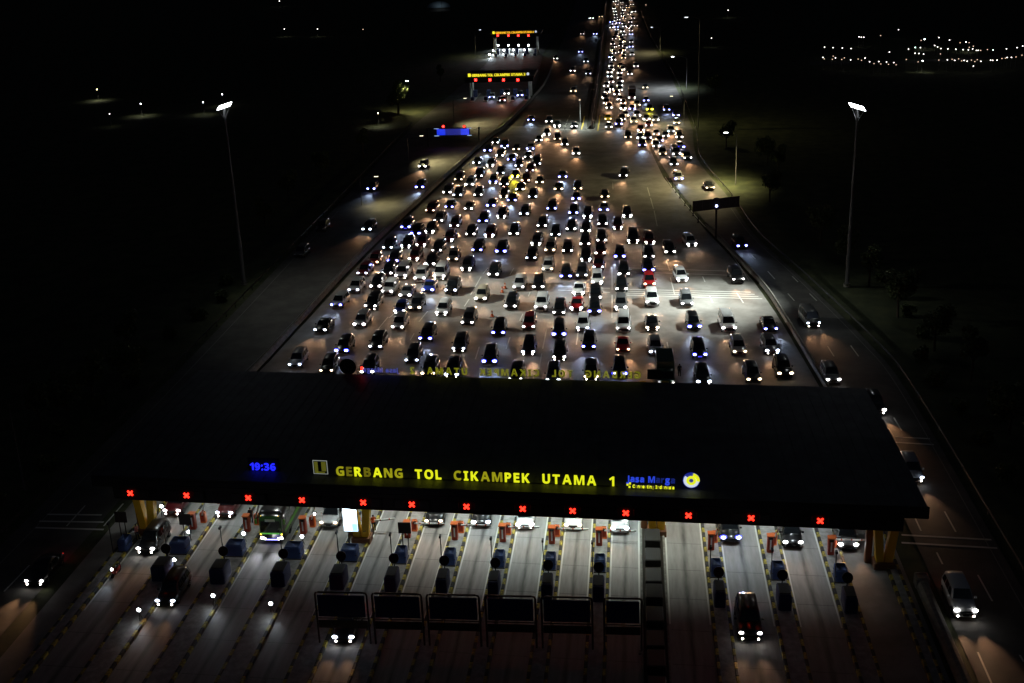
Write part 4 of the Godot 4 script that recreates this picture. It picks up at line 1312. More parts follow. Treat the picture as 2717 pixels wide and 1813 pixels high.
# ---------------------------------------------------------------- lamp masts and street lamps
func mast(px: float, py: float, tx: float, ty: float, aim: Vector3, label: String, e: float, c: Color, core: float) -> void:
	var b := gp(px, py)
	var t := at_z(tx, ty, b.z)
	var h := t.y
	var o := thing("lamp_mast", label, "lamp mast", b)
	part(o, "base", tube([Vector3.ZERO, Vector3(0, 0.5, 0)], 0.55, 12), M.barrier_concrete)
	part(o, "pole", tube([Vector3(0, 0.4, 0), Vector3(0, h * 0.5, 0), Vector3(0, h - 1.5, 0)], [0.34, 0.25, 0.16], 12), M.pole_grey)
	var to := aim - Vector3(b.x, h, b.z)
	var flat := Vector3(to.x, 0, to.z).normalized()
	var side := Vector3(-flat.z, 0, flat.x)
	var hd := Node3D.new()
	hd.name = "lamp_head"
	o.add_child(hd)
	hd.position = Vector3(0, h, 0)
	hd.basis = Basis.looking_at(-flat, Vector3.UP)
	part(hd, "cross_bar", box(Vector3(-2.2, -0.35, -0.08), Vector3(2.2, -0.2, 0.08)), M.steel)
	for s in [-1, 1]:
		part(hd, "brace", tube([Vector3(0, -2.2, 0), Vector3(s * 1.9, -0.3, 0)], 0.05, 6), M.steel)
	part(hd, "mount", box(Vector3(-0.2, -1.6, -0.2), Vector3(0.2, -0.2, 0.2)), M.steel)
	for k in 6:
		var x := -1.85 + k * 0.74
		var fl := Node3D.new()
		fl.name = "floodlight"
		hd.add_child(fl, true)
		fl.position = Vector3(x, 0.1, 0.15)
		fl.rotation.x = 0.6
		part(fl, "case", box(Vector3(-0.35, -0.4, -0.22), Vector3(0.35, 0.4, 0.0), 0.04), M.pole_grey)
		part(fl, "lamp_light", box(Vector3(-0.36, -0.41, 0.0), Vector3(0.36, 0.41, 0.06), 0.02), M.flood_light)
	var from := Vector3(0, h - 0.1, 0) + flat * 1.0
	var rel := aim - b
	spot(o, "flood_core", from, rel, c, e * core, 9, 0.5)
	spot(o, "flood_mid", from, rel, c, e, 19 if core < 1.0 else 25, 0.5)
	spot(o, "flood_wide", from, rel * Vector3(0.6, 1, 1), c, e * (0.035 if core < 1.0 else 0.012), 55, 0.5)

func street_lamp(px: float, py: float, hx: float, hy: float, arm: Vector3, label: String, m: String, e: float, c: Color, group := "", reach := 0.6) -> void:
	var b := gp(px, py)
	var h := at_z(hx, hy, b.z).y
	var o := thing("street_lamp", label, "street lamp", b, 0, group)
	part(o, "pole", tube([Vector3.ZERO, Vector3(0, h * 0.6, 0), Vector3(0, h - 0.6, 0), Vector3(0, h, 0) + arm * 0.4, Vector3(0, h + 0.15, 0) + arm], [0.12, 0.1, 0.08, 0.06, 0.05], 8), M.pole_grey)
	var p := Vector3(0, h + 0.12, 0) + arm * 1.2
	part(o, "lamp_case", cushion(0.2, 0.16, 0.8), M.pole_grey, p, Vector3(0, atan2(arm.x, arm.z), 0))
	part(o, "lamp_light", box(Vector3(-0.19, -0.12, -0.42), Vector3(0.19, -0.01, 0.42), 0.02), M[m], p, Vector3(0, atan2(arm.x, arm.z), 0))
	if e > 0.0:
		spot(o, "lamp_glow", p + Vector3(0, -0.2, 0), p + Vector3(0, -h, 0) + arm.normalized() * reach, c, e, 76, 0.2)

func lamps() -> void:
	mast(648, 755, 598, 283, Vector3(-16, 0, -183), "tall lamp mast with a tilted row of floodlights beside the dark side road", MAST_E * 1.15, Color(0.98, 1.0, 0.88), 0.05)
	mast(2247, 760, 2268, 285, Vector3(8.0, 0, -179), "tall lamp mast with a tilted row of floodlights among trees by the slip road", MAST_E * 0.95, Color(0.92, 1.0, 0.93), 1.0)
	var W := Color(0.85, 0.93, 1.0)
	var Y := Color(1.0, 0.85, 0.42)
	street_lamp(1952, 492, 1951, 352, Vector3(-2.0, 0, 0), "single street lamp with a white head beside the slip road trees", "street_white_light", 620, Y, "", 6.0)
	street_lamp(1822, 235, 1816, 150, Vector3(-4.0, 0, 0), "street lamp casting a white pool across the jammed motorway", "street_white_light", 420, W, "", 4.0)
	street_lamp(1815, 330, 1812, 255, Vector3(-3, 0, 0), "street lamp casting a yellow pool on the widening motorway edge", "street_dark", 130, Y)
	street_lamp(1852, 345, 1840, 46, Vector3(-3, 0, 0), "very tall curved street lamp beside the motorway jam", "street_dim", 150, Y)
	street_lamp(1752, 140, 1750, 72, Vector3(-3, 0, 0), "slim street lamp beside the distant motorway jam", "street_dim", 150, Y, "", 3.0)
	street_lamp(1060, 300, 1060, 216, Vector3(2.5, 0, 0), "street lamp above the tree by the side road", "street_white_light", 150, Y)
	street_lamp(1262, 150, 1263, 80, Vector3(2, 0, 0), "faint street lamp before the small far toll gate", "street_dim", 60, Y)
	street_lamp(1085, 432, 1064, 362, Vector3(3, 0, 0), "street lamp lighting the side road under the blue gantry", "street_dark", 300, Y, "", 7.0)
	street_lamp(1205, 330, 1203, 262, Vector3(3, 0, 0), "street lamp lighting the side road before the small toll gate", "street_dark", 260, Y, "", 7.0)
	street_lamp(960, 545, 930, 470, Vector3(3, 0, 0), "street lamp on the dark side road below the tree row", "street_dark", 90, Y, "", 3.0)
	street_lamp(1540, 330, 1536, 262, Vector3(0, 0, 2), "street lamp lighting the median nose at the plaza throat", "street_dark", 190, Color(0.9, 1.0, 0.9))
	# loose lamps of houses and yards in the dark land
	for q in [[257, 236, "street_yellow_light", 25.0], [373, 274, "street_white_light", 20.0], [538, 270, "street_white_light", 8.0], [589, 249, "street_white_light", 3.0], [290, 301, "village_light", 1.0], [1003, 299, "street_yellow_light", 20.0], [754, 76, "village_light", 2.0], [842, 76, "village_light", 2.0], [963, 77, "village_dim_light", 0.0], [741, 2, "village_light", 0.0], [1932, 26, "village_light", 2.0], [1888, 100, "village_light", 1.0], [1714, 12, "village_dim_light", 0.0]]:
		yard_lamp(q[0], q[1], q[2], q[3], "yard lamp", "lone lamp on a short pole in the dark farmland", "lone lamps in the dark land")

func yard_lamp(px: float, py: float, m: String, e: float, called: String, label: String, group: String) -> void:
	var p := gp(px, py, 4.0)
	var o := thing(called.replace(" ", "_"), label, "lamp", Vector3(p.x, -0.12, p.z), 0, group)
	part(o, "pole", tube([Vector3.ZERO, Vector3(0, 3.95, 0)], 0.06, 5), M.pole_grey)
	var r := 0.0003 * p.length() + 0.05
	var st := begin(true)
	tube_at(st, [Vector3(0, 4.0 - r, 0), Vector3(0, 4.0 - r * 0.5, 0), Vector3(0, 4.0, 0), Vector3(0, 4.0 + r * 0.5, 0)], [r * 0.5, r, r * 1.05, r * 0.5], 8)
	part(o, "lamp_light", done(st), M[m])
	part(o, "hood", tube([Vector3(0, 4.0 + r * 0.55, 0), Vector3(0, 4.1 + r * 0.8, 0)], [r * 1.3, 0.04], 8), M.dark_steel)
	if e > 0.0:
		spot(o, "lamp_glow", Vector3(0, 4.0 - r - 0.15, 0), Vector3(0, 0, 0.3), Color(1, 0.95, 0.75), e, 70, 0.15)

func village() -> void:
	# lamps of a lit road and houses across the dark land, as seen in the enlarged view
	var rows := "337 472 w,422 477 w,516 481 w,605 486 w,685 368 w,708 372 w,733 372 w,903 355 d,1084 296 w,320 575 w,333 590 d,424 563 d,415 594 d,446 580 w,510 596 d,536 580 d,600 601 w,676 592 d,710 604 d,746 582 w,792 619 w,836 637 d,885 617 w,905 641 d,963 622 w,983 645 d,1036 628 w,1060 650 d,992 522 w,1186 492 w,1253 475 g,1305 476 w,1252 533 w,1290 536 w,1337 542 w,1348 392 W,1313 404 d,1328 610 W,1282 620 d,1163 596 d,1492 375 w,1600 401 w,1450 455 w,1480 470 w,1512 486 w,1583 490 w,1664 493 w,1738 497 w,1766 421 W,1798 427 d,1707 428 d,1790 499 w,1834 489 w,1841 462 d,1800 473 d,1872 505 w,1890 504 w,1915 505 d,1983 496 d,2040 500 w,2176 488 w,2283 477 w,2340 461 w,1508 540 d,1492 602 d,1578 600 w,1626 594 d,1652 605 w,1692 590 d,1723 610 d,1748 605 w,1779 614 w,1822 602 d,1856 617 d,1880 598 d,1917 614 w,1841 663 w,2015 603 w,2036 605 w,2081 603 w,2130 586 d,2165 583 d,2184 576 w,2226 575 w,2272 571 d,2333 553 d"
	for s in rows.split(","):
		var a := s.split(" ")
		var m: String = {"w": "village_light", "d": "village_dim_light", "g": "village_green_light", "W": "street_white_light"}[a[2]]
		yard_lamp(2100 + float(a[0]) / 3.809, float(a[1]) / 3.809, m, 6.0 if a[2] == "W" else 0.0, "village lamp", {"w": "small white lamp in the cluster of village lights beyond the lamp mast", "d": "faint warm lamp in the cluster of village lights beyond the lamp mast", "g": "greenish lamp in the cluster of village lights beyond the lamp mast", "W": "brightest white lamp kind in the cluster of village lights"}[a[2]], {"w": "white village lamps", "d": "faint village lamps", "g": "green village lamps", "W": "bright village lamps"}[a[2]])
	# the road those lamps stand along
	setting("village_road", sheet([gp(2150, 172), gp(2400, 168), gp(2600, 158), gp(2760, 140)], [gp(2150, 162), gp(2400, 160), gp(2600, 150), gp(2760, 132)], -0.1, 12), M.asphalt)
	# a pale domed roof far behind
	var p := gp(1165, 28)
	var o := thing("domed_hall", "pale blue domed roof of a hall far across the dark land", "building", Vector3(p.x, -0.1, p.z))
	var st := begin(true)
	var rings := []
	for k in 6:
		var a := PI / 2 * k / 5.0
		var ring := []
		for j in 20:
			ring.append(Vector3(cos(TAU * j / 20) * 7.5 * maxf(cos(a), 0.02), 2.2 + sin(a) * 3.6, sin(TAU * j / 20) * 7.5 * maxf(cos(a), 0.02)))
		rings.append(ring)
	loft(st, rings)
	part(o, "dome", done(st), M.dome_blue)
	part(o, "drum_wall", tube([Vector3.ZERO, Vector3(0, 2.25, 0)], 7.2, 20), M.barrier_concrete)
	spot(o, "dome_glow", Vector3(4, 7.0, 14), Vector3(0, 4, 0), Color(0.75, 0.88, 1.0), 9, 40, 0.5)
	part(o, "lamp_post", tube([Vector3(4, 0, 14.4), Vector3(4, 7.2, 14.4)], 0.08, 6), M.pole_grey)

# ---------------------------------------------------------------- small toll gates on the side road, gantry, direction sign
func small_gate(zpx: Array, text_px: Array, number: String, xs: Array, xy: float, label: String, lights: bool) -> void:
	var b := gp(zpx[0], zpx[1])
	var z := b.z
	var a := at_z(text_px[0], text_px[2], z)
	var c := at_z(text_px[1], text_px[2], z)
	var o := thing("small_toll_gate", label, "toll gate", Vector3(a.x, 0, z))
	var w := c.x - a.x
	var ht := a.y
	var cr := at_z(xs[0], xy, z).y
	part(o, "roof", box(Vector3(-1.5, ht - 0.5, -16), Vector3(w + 1.5, ht + 0.1, -0.1), 0.05), M.roof_sheet)
	part(o, "sign_beam", box(Vector3(-1.2, cr - 0.9, -0.6), Vector3(w + 1.2, ht - 0.1, -0.05)), M.fascia_dark)
	var s := Node3D.new()
	s.name = "gate_sign"
	o.add_child(s)
	s.position = Vector3(0, ht + 0.15, 0.1)
	part(s, "emblem_light", box(Vector3(0, 0, -0.05), Vector3(0.9, 1.0, 0.05)), M.far_letter_light)
	var t := Node3D.new()
	t.name = "sign_line"
	s.add_child(t)
	t.position = Vector3(1.25, 0, 0)
	lettering(t, "sign_letter", "GERBANG TOL CIKAMPEK UTAMA " + number, 0.8, w - 2.6, [M.far_amber_light if lights else M.far_letter_light], 0.8)
	part(s, "emblem_disc_light", disc(0.45, 0.1, 16), M.sign_white_light, Vector3(w - 0.5, 0.5, 0))
	for x in xs:
		var p := at_z(x, xy, z)
		var sg := Node3D.new()
		sg.name = "lane_signal"
		o.add_child(sg, true)
		sg.position = Vector3(p.x - a.x, p.y, 0.05)
		part(sg, "housing", box(Vector3(-0.7, -0.6, -0.1), Vector3(0.7, 0.6, 0.05), 0.03), M.trim_black)
		for e in [1, -1]:
			part(sg, "cross_light", box(Vector3(-0.5, -0.14, 0.06), Vector3(0.5, 0.14, 0.12)), M.far_cross_light, Vector3.ZERO, Vector3(0, 0, e * PI / 4))
		spot(sg, "cross_glow", Vector3(0, 0, 0.3), Vector3(0, -1, 1.5), Color(1, 0.06, 0.02), 6.0, 75, 0.3)
	for x in [0.3, w - 0.3]:
		for zz in [-2.0, -9.0]:
			part(o, "column", tube([Vector3(x, 0, zz), Vector3(x, ht - 0.4, zz)], 0.3, 10), M.white_paint)
	for k in 5:
		var x := lerpf(1.2, w - 1.2, k / 4.0)
		var il := part(o, "island", box(Vector3(x - 0.7, 0, -16), Vector3(x + 0.7, 0.22, 3.0), 0.05), M.island_top)
		part(il, "booth", box(Vector3(x - 0.6, 0.22, -9), Vector3(x + 0.6, 2.5, -6.5), 0.05), M.cushion_dark)
		part(il, "cushion", box(Vector3(x - 0.5, 0.22, -1.0), Vector3(x + 0.5, 1.3, 1.2), 0.06), M.cushion_dark)
	for k in 4:
		var al := AreaLight3D.new()
		al.name = "ceiling_glow"
		al.light_color = Color(0.9, 1.0, 0.98)
		al.light_energy = 9.0
		al.area_size = Vector2(1.3, 0.3)
		al.shadow_enabled = true
		o.add_child(al, true)
		al.position = Vector3(lerpf(2.8, w - 2.8, k / 3.0), ht - 0.75, -4.0)
		al.rotation = Vector3(-PI / 2, 0, 0)
		part(o, "ceiling_light", box(Vector3(-0.68, 0, -0.16), Vector3(0.68, 0.1, 0.16)), M.ceiling_light, Vector3(al.position.x, ht - 0.66, -4.0))

func signs() -> void:
	small_gate([1330, 266], [1242, 1405, 205], "3", [1262, 1300, 1336, 1374], 212, "small toll gate with yellow letters and four red lamps, cars passing under it", false)
	small_gate([1365, 150], [1307, 1425, 91], "4", [1321, 1349, 1375, 1402], 94, "smaller far toll gate with yellow letters and bright white lane lamps", true)
	for q in [[1322, 121], [1349, 121], [1376, 121], [1402, 121], [1309, 135], [1337, 134], [1362, 133], [1391, 133], [1299, 145]]:
		var p := gp(q[0], q[1], 1.2)
		var o := thing("work_lamp", "white lamp glaring at a lane of the smaller far toll gate", "lamp", Vector3(p.x, 0, p.z), 0, "lane lamps of the far toll gate")
		part(o, "stem", tube([Vector3.ZERO, Vector3(0, 1.1, 0)], 0.05, 6), M.dark_steel)
		part(o, "lamp_light", disc(0.34, 0.1, 12), M.nose_lamp_light, Vector3(0, 1.3, 0.05))
		part(o, "lamp_case", disc(0.4, 0.16, 12), M.trim_black, Vector3(0, 1.3, -0.08))
		spot(o, "lamp_glow", Vector3(0, 1.3, 0.25), Vector3(0.5, 0, 5), Color(0.8, 0.92, 1.0), 60, 55, 0.2)
	# blue lit gantry
	var z := gp(1140, 390).z
	var a := at_z(1157, 342, z)
	var b := at_z(1247, 358, z)
	var o := thing("blue_gantry", "dark gantry over the side road with a blue lit board and two red lamps", "gantry", Vector3(a.x, 0, z))
	var w := b.x - a.x
	for x in [-2.4, w + 2.4]:
		part(o, "post", tube([Vector3(x, 0, 0), Vector3(x, a.y + 0.15, 0)], 0.16, 8), M.dark_steel)
	for y in [a.y + 0.1, b.y - 0.1, b.y - 0.8]:
		part(o, "beam", box(Vector3(-2.5, y - 0.07, -0.08), Vector3(w + 2.5, y + 0.07, 0.0)), M.dark_steel)
	part(o, "board", box(Vector3(0, b.y, 0), Vector3(w, a.y, 0.12), 0.02), M.board_blue)
	part(o, "board_light", box(Vector3(w * 0.27, b.y + 0.08, 0.12), Vector3(w * 0.73, a.y - 0.08, 0.145)), M.gantry_dim_light)
	for e in [[0.02, 0.268], [0.732, 0.98]]:
		part(o, "board_light", box(Vector3(w * e[0], b.y + 0.08, 0.12), Vector3(w * e[1], a.y - 0.08, 0.15)), M.gantry_blue_light)
	for e in [[-0.06, 0.08], [0.92, 1.05]]:
		part(o, "edge_light", box(Vector3(w * e[0], b.y - 0.16, 0.14), Vector3(w * e[1], b.y - 0.02, 0.2)), M.gantry_white_light)
		part(o, "edge_light", box(Vector3(w * e[0], a.y + 0.0, 0.14), Vector3(w * e[1], a.y + 0.1, 0.2)), M.gantry_white_light)
	for x in [1176.0, 1231.5]:
		var p := at_z(x, 335.5, z)
		part(o, "warning_lamp_light", disc(0.3, 0.2, 12), M.far_cross_light if x < 1200 else M.cross_light, Vector3(p.x - a.x, p.y, 0.1))
		part(o, "lamp_case", box(Vector3(p.x - a.x - 0.35, p.y - 0.5, -0.15), Vector3(p.x - a.x + 0.35, p.y + 0.4, 0.0)), M.trim_black)
	# direction sign seen from behind
	b = gp(1899, 634)
	z = b.z
	o = thing("direction_sign", "back of a wide dark direction sign on one pole between plaza and slip road", "sign", b)
	var l0 := at_z(1838, 548, z) - b
	var r0 := at_z(1962, 534, z) - b
	part(o, "pole", tube([Vector3.ZERO, Vector3(0, (l0.y + r0.y) * 0.5, 0)], 0.2, 10), M.dark_steel)
	var st := begin()
	var hh := Vector3(0, 1.0, 0)
	var th := Vector3(0, 0, 0.14)
	for e in [[Vector3.ZERO, 1], [th, -1]]:
		quad(st, l0 - hh + e[0], r0 - hh + e[0], r0 + hh + e[0], l0 + hh + e[0])
	quad(st, l0 + hh, r0 + hh, r0 + hh + th, l0 + hh + th)
	quad(st, l0 - hh, l0 - hh + th, r0 - hh + th, r0 - hh)
	quad(st, l0 - hh, l0 + hh, l0 + hh + th, l0 - hh + th)
	quad(st, r0 - hh, r0 - hh + th, r0 + hh + th, r0 + hh)
	part(o, "board", done(st), M.board_back)
	for k in 7:
		part(o, "stiffener", box(Vector3(-0.05, -0.95, 0.14), Vector3(0.05, 0.95, 0.22)), M.dark_steel, l0.lerp(r0, (k + 0.5) / 7.0))
	part(o, "disc_plate", disc(1.15, 0.14, 24), M.board_back, Vector3(0, (l0.y + r0.y) * 0.5 + 0.1, 0.3))
	part(o, "lamp_light", disc(0.2, 0.1, 10), M.headlamp_blue, Vector3(0, (l0.y + r0.y) * 0.5 - 0.3, 0.42))

# ---------------------------------------------------------------- cones, delineators, people, trees
func small_things() -> void:
	for q in [[520, 495], [549, 455], [415, 748]]:
		var p := gp(1200 + q[0] / 3.917, 650 + q[1] / 3.917)
		var o := thing("traffic_cone", "orange traffic cone standing between queue lanes under the side lamp mast", "traffic cone", p, 0, "orange cones between the queue lanes")
		part(o, "cone", tube([Vector3(0, 0.05, 0), Vector3(0, 0.45, 0), Vector3(0, 1.05, 0)], [0.27, 0.17, 0.05], 12), M.cone_orange)
		part(o, "foot", box(Vector3(-0.36, 0, -0.36), Vector3(0.36, 0.06, 0.36), 0.02), M.rubber)
		part(o, "band", tube([Vector3(0, 0.55, 0), Vector3(0, 0.72, 0)], [0.157, 0.123], 12), M.white_paint)
	for q in [[196, 660], [243, 735], [303, 818], [378, 930], [455, 1000], [500, 1080], [575, 1180], [150, 580]]:
		var p := gp(1750 + q[0] / 5.6, 380 + q[1] / 5.6)
		var o := thing("delineator_post", "small dark delineator post in the row along the slip road gore", "post", p, 0, "delineator posts along the gore")
		part(o, "post", tube([Vector3(0, 0.04, 0), Vector3(0, 1.2, 0)], [0.12, 0.09], 8), M.dark_steel)
		part(o, "foot", tube([Vector3.ZERO, Vector3(0, 0.06, 0)], 0.26, 8), M.rubber)
	# boundary poles by the outer lanes
	for q in [[65, 1300, 23, 1075, "slim dark pole rising beside the outer verge shrubs", "pole"]]:
		var b := gp(q[0], q[1])
		var h := at_z(q[2], q[3], b.z).y
		var o := thing("slim_pole", q[4], q[5], b)
		part(o, "shaft", tube([Vector3.ZERO, Vector3(0, h, 0)], [0.12, 0.07], 8), M.pole_grey)
		part(o, "arm", tube([Vector3(0, h, 0), Vector3(0.9, h + 0.2, 0)], 0.05, 6), M.pole_grey)

func person_mesh(vest: Color, legs: Color, arm_up: float) -> ArrayMesh:
	# one continuous figure: a smooth union of tapered limbs, meshed as surface nets
	var B := [
		[Vector3(-0.09, 0.08, 0.0), Vector3(-0.1, 0.5, 0.01), 0.055, 0.07], [Vector3(-0.1, 0.5, 0.01), Vector3(-0.09, 0.92, 0), 0.07, 0.1],
		[Vector3(0.12, 0.08, 0.05), Vector3(0.11, 0.5, 0.05), 0.055, 0.07], [Vector3(0.11, 0.5, 0.05), Vector3(0.09, 0.92, 0), 0.07, 0.1],
		[Vector3(-0.09, 0.05, -0.02), Vector3(-0.1, 0.04, 0.17), 0.05, 0.04], [Vector3(0.12, 0.05, 0.03), Vector3(0.14, 0.04, 0.22), 0.05, 0.04],
		[Vector3(0, 0.95, 0), Vector3(0, 1.2, 0), 0.15, 0.15], [Vector3(-0.09, 1.38, 0), Vector3(0.09, 1.38, 0), 0.12, 0.12], [Vector3(0, 1.15, 0), Vector3(0, 1.36, 0), 0.16, 0.15],
		[Vector3(0, 1.4, 0), Vector3(0, 1.54, 0.01), 0.06, 0.055], [Vector3(0, 1.6, 0.02), Vector3(0, 1.66, 0.01), 0.085, 0.1],
		[Vector3(-0.2, 1.4, 0), Vector3(-0.26, 1.13, -0.02), 0.06, 0.048], [Vector3(-0.26, 1.13, -0.02), Vector3(-0.24, 0.88, 0.08), 0.046, 0.036], [Vector3(-0.24, 0.88, 0.08), Vector3(-0.23, 0.78, 0.11), 0.04, 0.03],
		[Vector3(0.2, 1.4, 0), Vector3(0.27, 1.14 + arm_up * 0.1, 0.04), 0.06, 0.048], [Vector3(0.27, 1.14 + arm_up * 0.1, 0.04), Vector3(0.24, 0.92 + arm_up * 0.5, 0.2), 0.046, 0.036], [Vector3(0.24, 0.92 + arm_up * 0.5, 0.2), Vector3(0.23, 0.84 + arm_up * 0.6, 0.26), 0.04, 0.03]]
	var cs := 0.04
	var lo := Vector3(-0.4, -0.04, -0.28)
	var n := Vector3i(20, 46, 18)
	var val := PackedFloat32Array()
	val.resize(n.x * n.y * n.z)
	for iy in n.y:
		for iz in n.z:
			for ix in n.x:
				var p := lo + Vector3(ix, iy, iz) * cs
				var acc := 0.0
				for b in B:
					var ab: Vector3 = b[1] - b[0]
					var t := clampf((p - b[0]).dot(ab) / maxf(ab.length_squared(), 1e-6), 0, 1)
					var dd: float = (p - b[0] - ab * t).length() - lerpf(b[2], b[3], t)
					acc += exp(-dd * 60.0)
				val[(iy * n.z + iz) * n.x + ix] = -log(maxf(acc, 1e-12)) / 60.0
	var id := {}
	var verts := []
	for iy in n.y - 1:
		for iz in n.z - 1:
			for ix in n.x - 1:
				var sum := Vector3.ZERO
				var cnt := 0
				for e in [[0, 0, 0, 1, 0, 0], [0, 1, 0, 1, 1, 0], [0, 0, 1, 1, 0, 1], [0, 1, 1, 1, 1, 1], [0, 0, 0, 0, 1, 0], [1, 0, 0, 1, 1, 0], [0, 0, 1, 0, 1, 1], [1, 0, 1, 1, 1, 1], [0, 0, 0, 0, 0, 1], [1, 0, 0, 1, 0, 1], [0, 1, 0, 0, 1, 1], [1, 1, 0, 1, 1, 1]]:
					var a: float = val[((iy + e[1]) * n.z + iz + e[2]) * n.x + ix + e[0]]
					var b: float = val[((iy + e[4]) * n.z + iz + e[5]) * n.x + ix + e[3]]
					if (a < 0) != (b < 0):
						sum += Vector3(e[0], e[1], e[2]).lerp(Vector3(e[3], e[4], e[5]), a / (a - b))
						cnt += 1
				if cnt:
					id[Vector3i(ix, iy, iz)] = verts.size()
					verts.append(lo + (Vector3(ix, iy, iz) + sum / cnt) * cs)
	var st := begin(true)
	var tone := func(p: Vector3) -> Color:
		if p.y > 1.64: return Color(0.02, 0.015, 0.012)
		if p.y > 1.47: return Color(0.28, 0.16, 0.1)
		if p.y > 0.93 and absf(p.x) < 0.21: return vest
		if p.y > 0.86 and absf(p.x) >= 0.21 and p.z < 0.06: return Color(0.03, 0.03, 0.04)
		if absf(p.x) >= 0.2: return Color(0.28, 0.16, 0.1)
		if p.y < 0.09: return Color(0.015, 0.013, 0.012)
		return legs
	for iy in range(1, n.y - 1):
		for iz in range(1, n.z - 1):
			for ix in range(1, n.x - 1):
				var a: float = val[(iy * n.z + iz) * n.x + ix]
				for ax in 3:
					var o: Vector3i = [Vector3i(1, 0, 0), Vector3i(0, 1, 0), Vector3i(0, 0, 1)][ax]
					var b: float = val[((iy + o.y) * n.z + iz + o.z) * n.x + ix + o.x]
					if (a < 0) == (b < 0):
						continue
					var u: Vector3i = [Vector3i(0, 1, 0), Vector3i(0, 0, 1), Vector3i(1, 0, 0)][ax]
					var v: Vector3i = [Vector3i(0, 0, 1), Vector3i(1, 0, 0), Vector3i(0, 1, 0)][ax]
					var c := Vector3i(ix, iy, iz)
					var q := [id.get(c - u - v, -1), id.get(c - v, -1), id.get(c, -1), id.get(c - u, -1)]
					if -1 in q:
						continue
					if a > 0:
						q.reverse()
					for k in [0, 2, 1, 0, 3, 2]:
						st.set_color(tone.call(verts[q[k]]))
						st.add_vertex(verts[q[k]])
	return done(st)

func people() -> void:
	var pm := mat("cloth", Color(1, 1, 1), 0.85)
	pm.vertex_color_use_as_albedo = true
	var orange := person_mesh(Color(0.7, 0.13, 0.02), Color(0.02, 0.022, 0.03), 0.5)
	var dark := person_mesh(Color(0.03, 0.03, 0.035), Color(0.02, 0.02, 0.025), 0.1)
	var pink := person_mesh(Color(0.6, 0.2, 0.16), Color(0.03, 0.03, 0.04), 0.8)
	for e in [[993, 1412, orange, 0.4, "person in an orange vest standing by the raised white barrier arm"], [972, 1440, orange, -1.2, "person in an orange vest bending beside the yellow column"], [366, 1437, pink, 0.9, "person in a pink top beside the black minivan at the yellow column"], [668, 1392, dark, 0.2, "person in dark clothes standing next to the green coach bus"], [1803, 998, dark, 0.1, "person in dark clothes standing on the plaza behind the canopy"], [1577, 333, dark, 0.0, "person in dark clothes standing at the median nose"]]:
		var p := gp(e[0], e[1])
		var o := thing("person", e[4], "person", Vector3(p.x, 0.0 if p.z < -110 or e[0] > 1500 else 0.24, p.z), e[3])
		part(o, "body", e[2], pm)

func leaf_crown(sd: int, r: float, h: float, count: int) -> ArrayMesh:
	var g := RandomNumberGenerator.new()
	g.seed = sd
	var cl := []
	for i in 14:
		var a := g.randf() * TAU
		var t := g.randf()
		cl.append([Vector3(cos(a) * r * 0.62 * g.randf_range(0.3, 1.0), lerpf(-0.42, 0.42, t) * h, sin(a) * r * 0.62 * g.randf_range(0.3, 1.0)), r * g.randf_range(0.28, 0.5)])
	var st := begin()
	for i in count:
		var c: Array = cl[g.randi() % cl.size()]
		var d: Vector3 = Vector3(g.randfn(), g.randfn() * 0.8, g.randfn()).normalized() * c[1] * pow(g.randf(), 0.35)
		var p: Vector3 = c[0] + d
		var s := g.randf_range(0.14, 0.34)
		var u := Vector3(g.randfn(), g.randfn() * 0.5, g.randfn()).normalized()
		var v := u.cross(Vector3(g.randfn(), g.randfn(), g.randfn())).normalized()
		quad(st, p - u * s, p + v * s * 0.45, p + u * s, p - v * s * 0.45)
	return done(st)

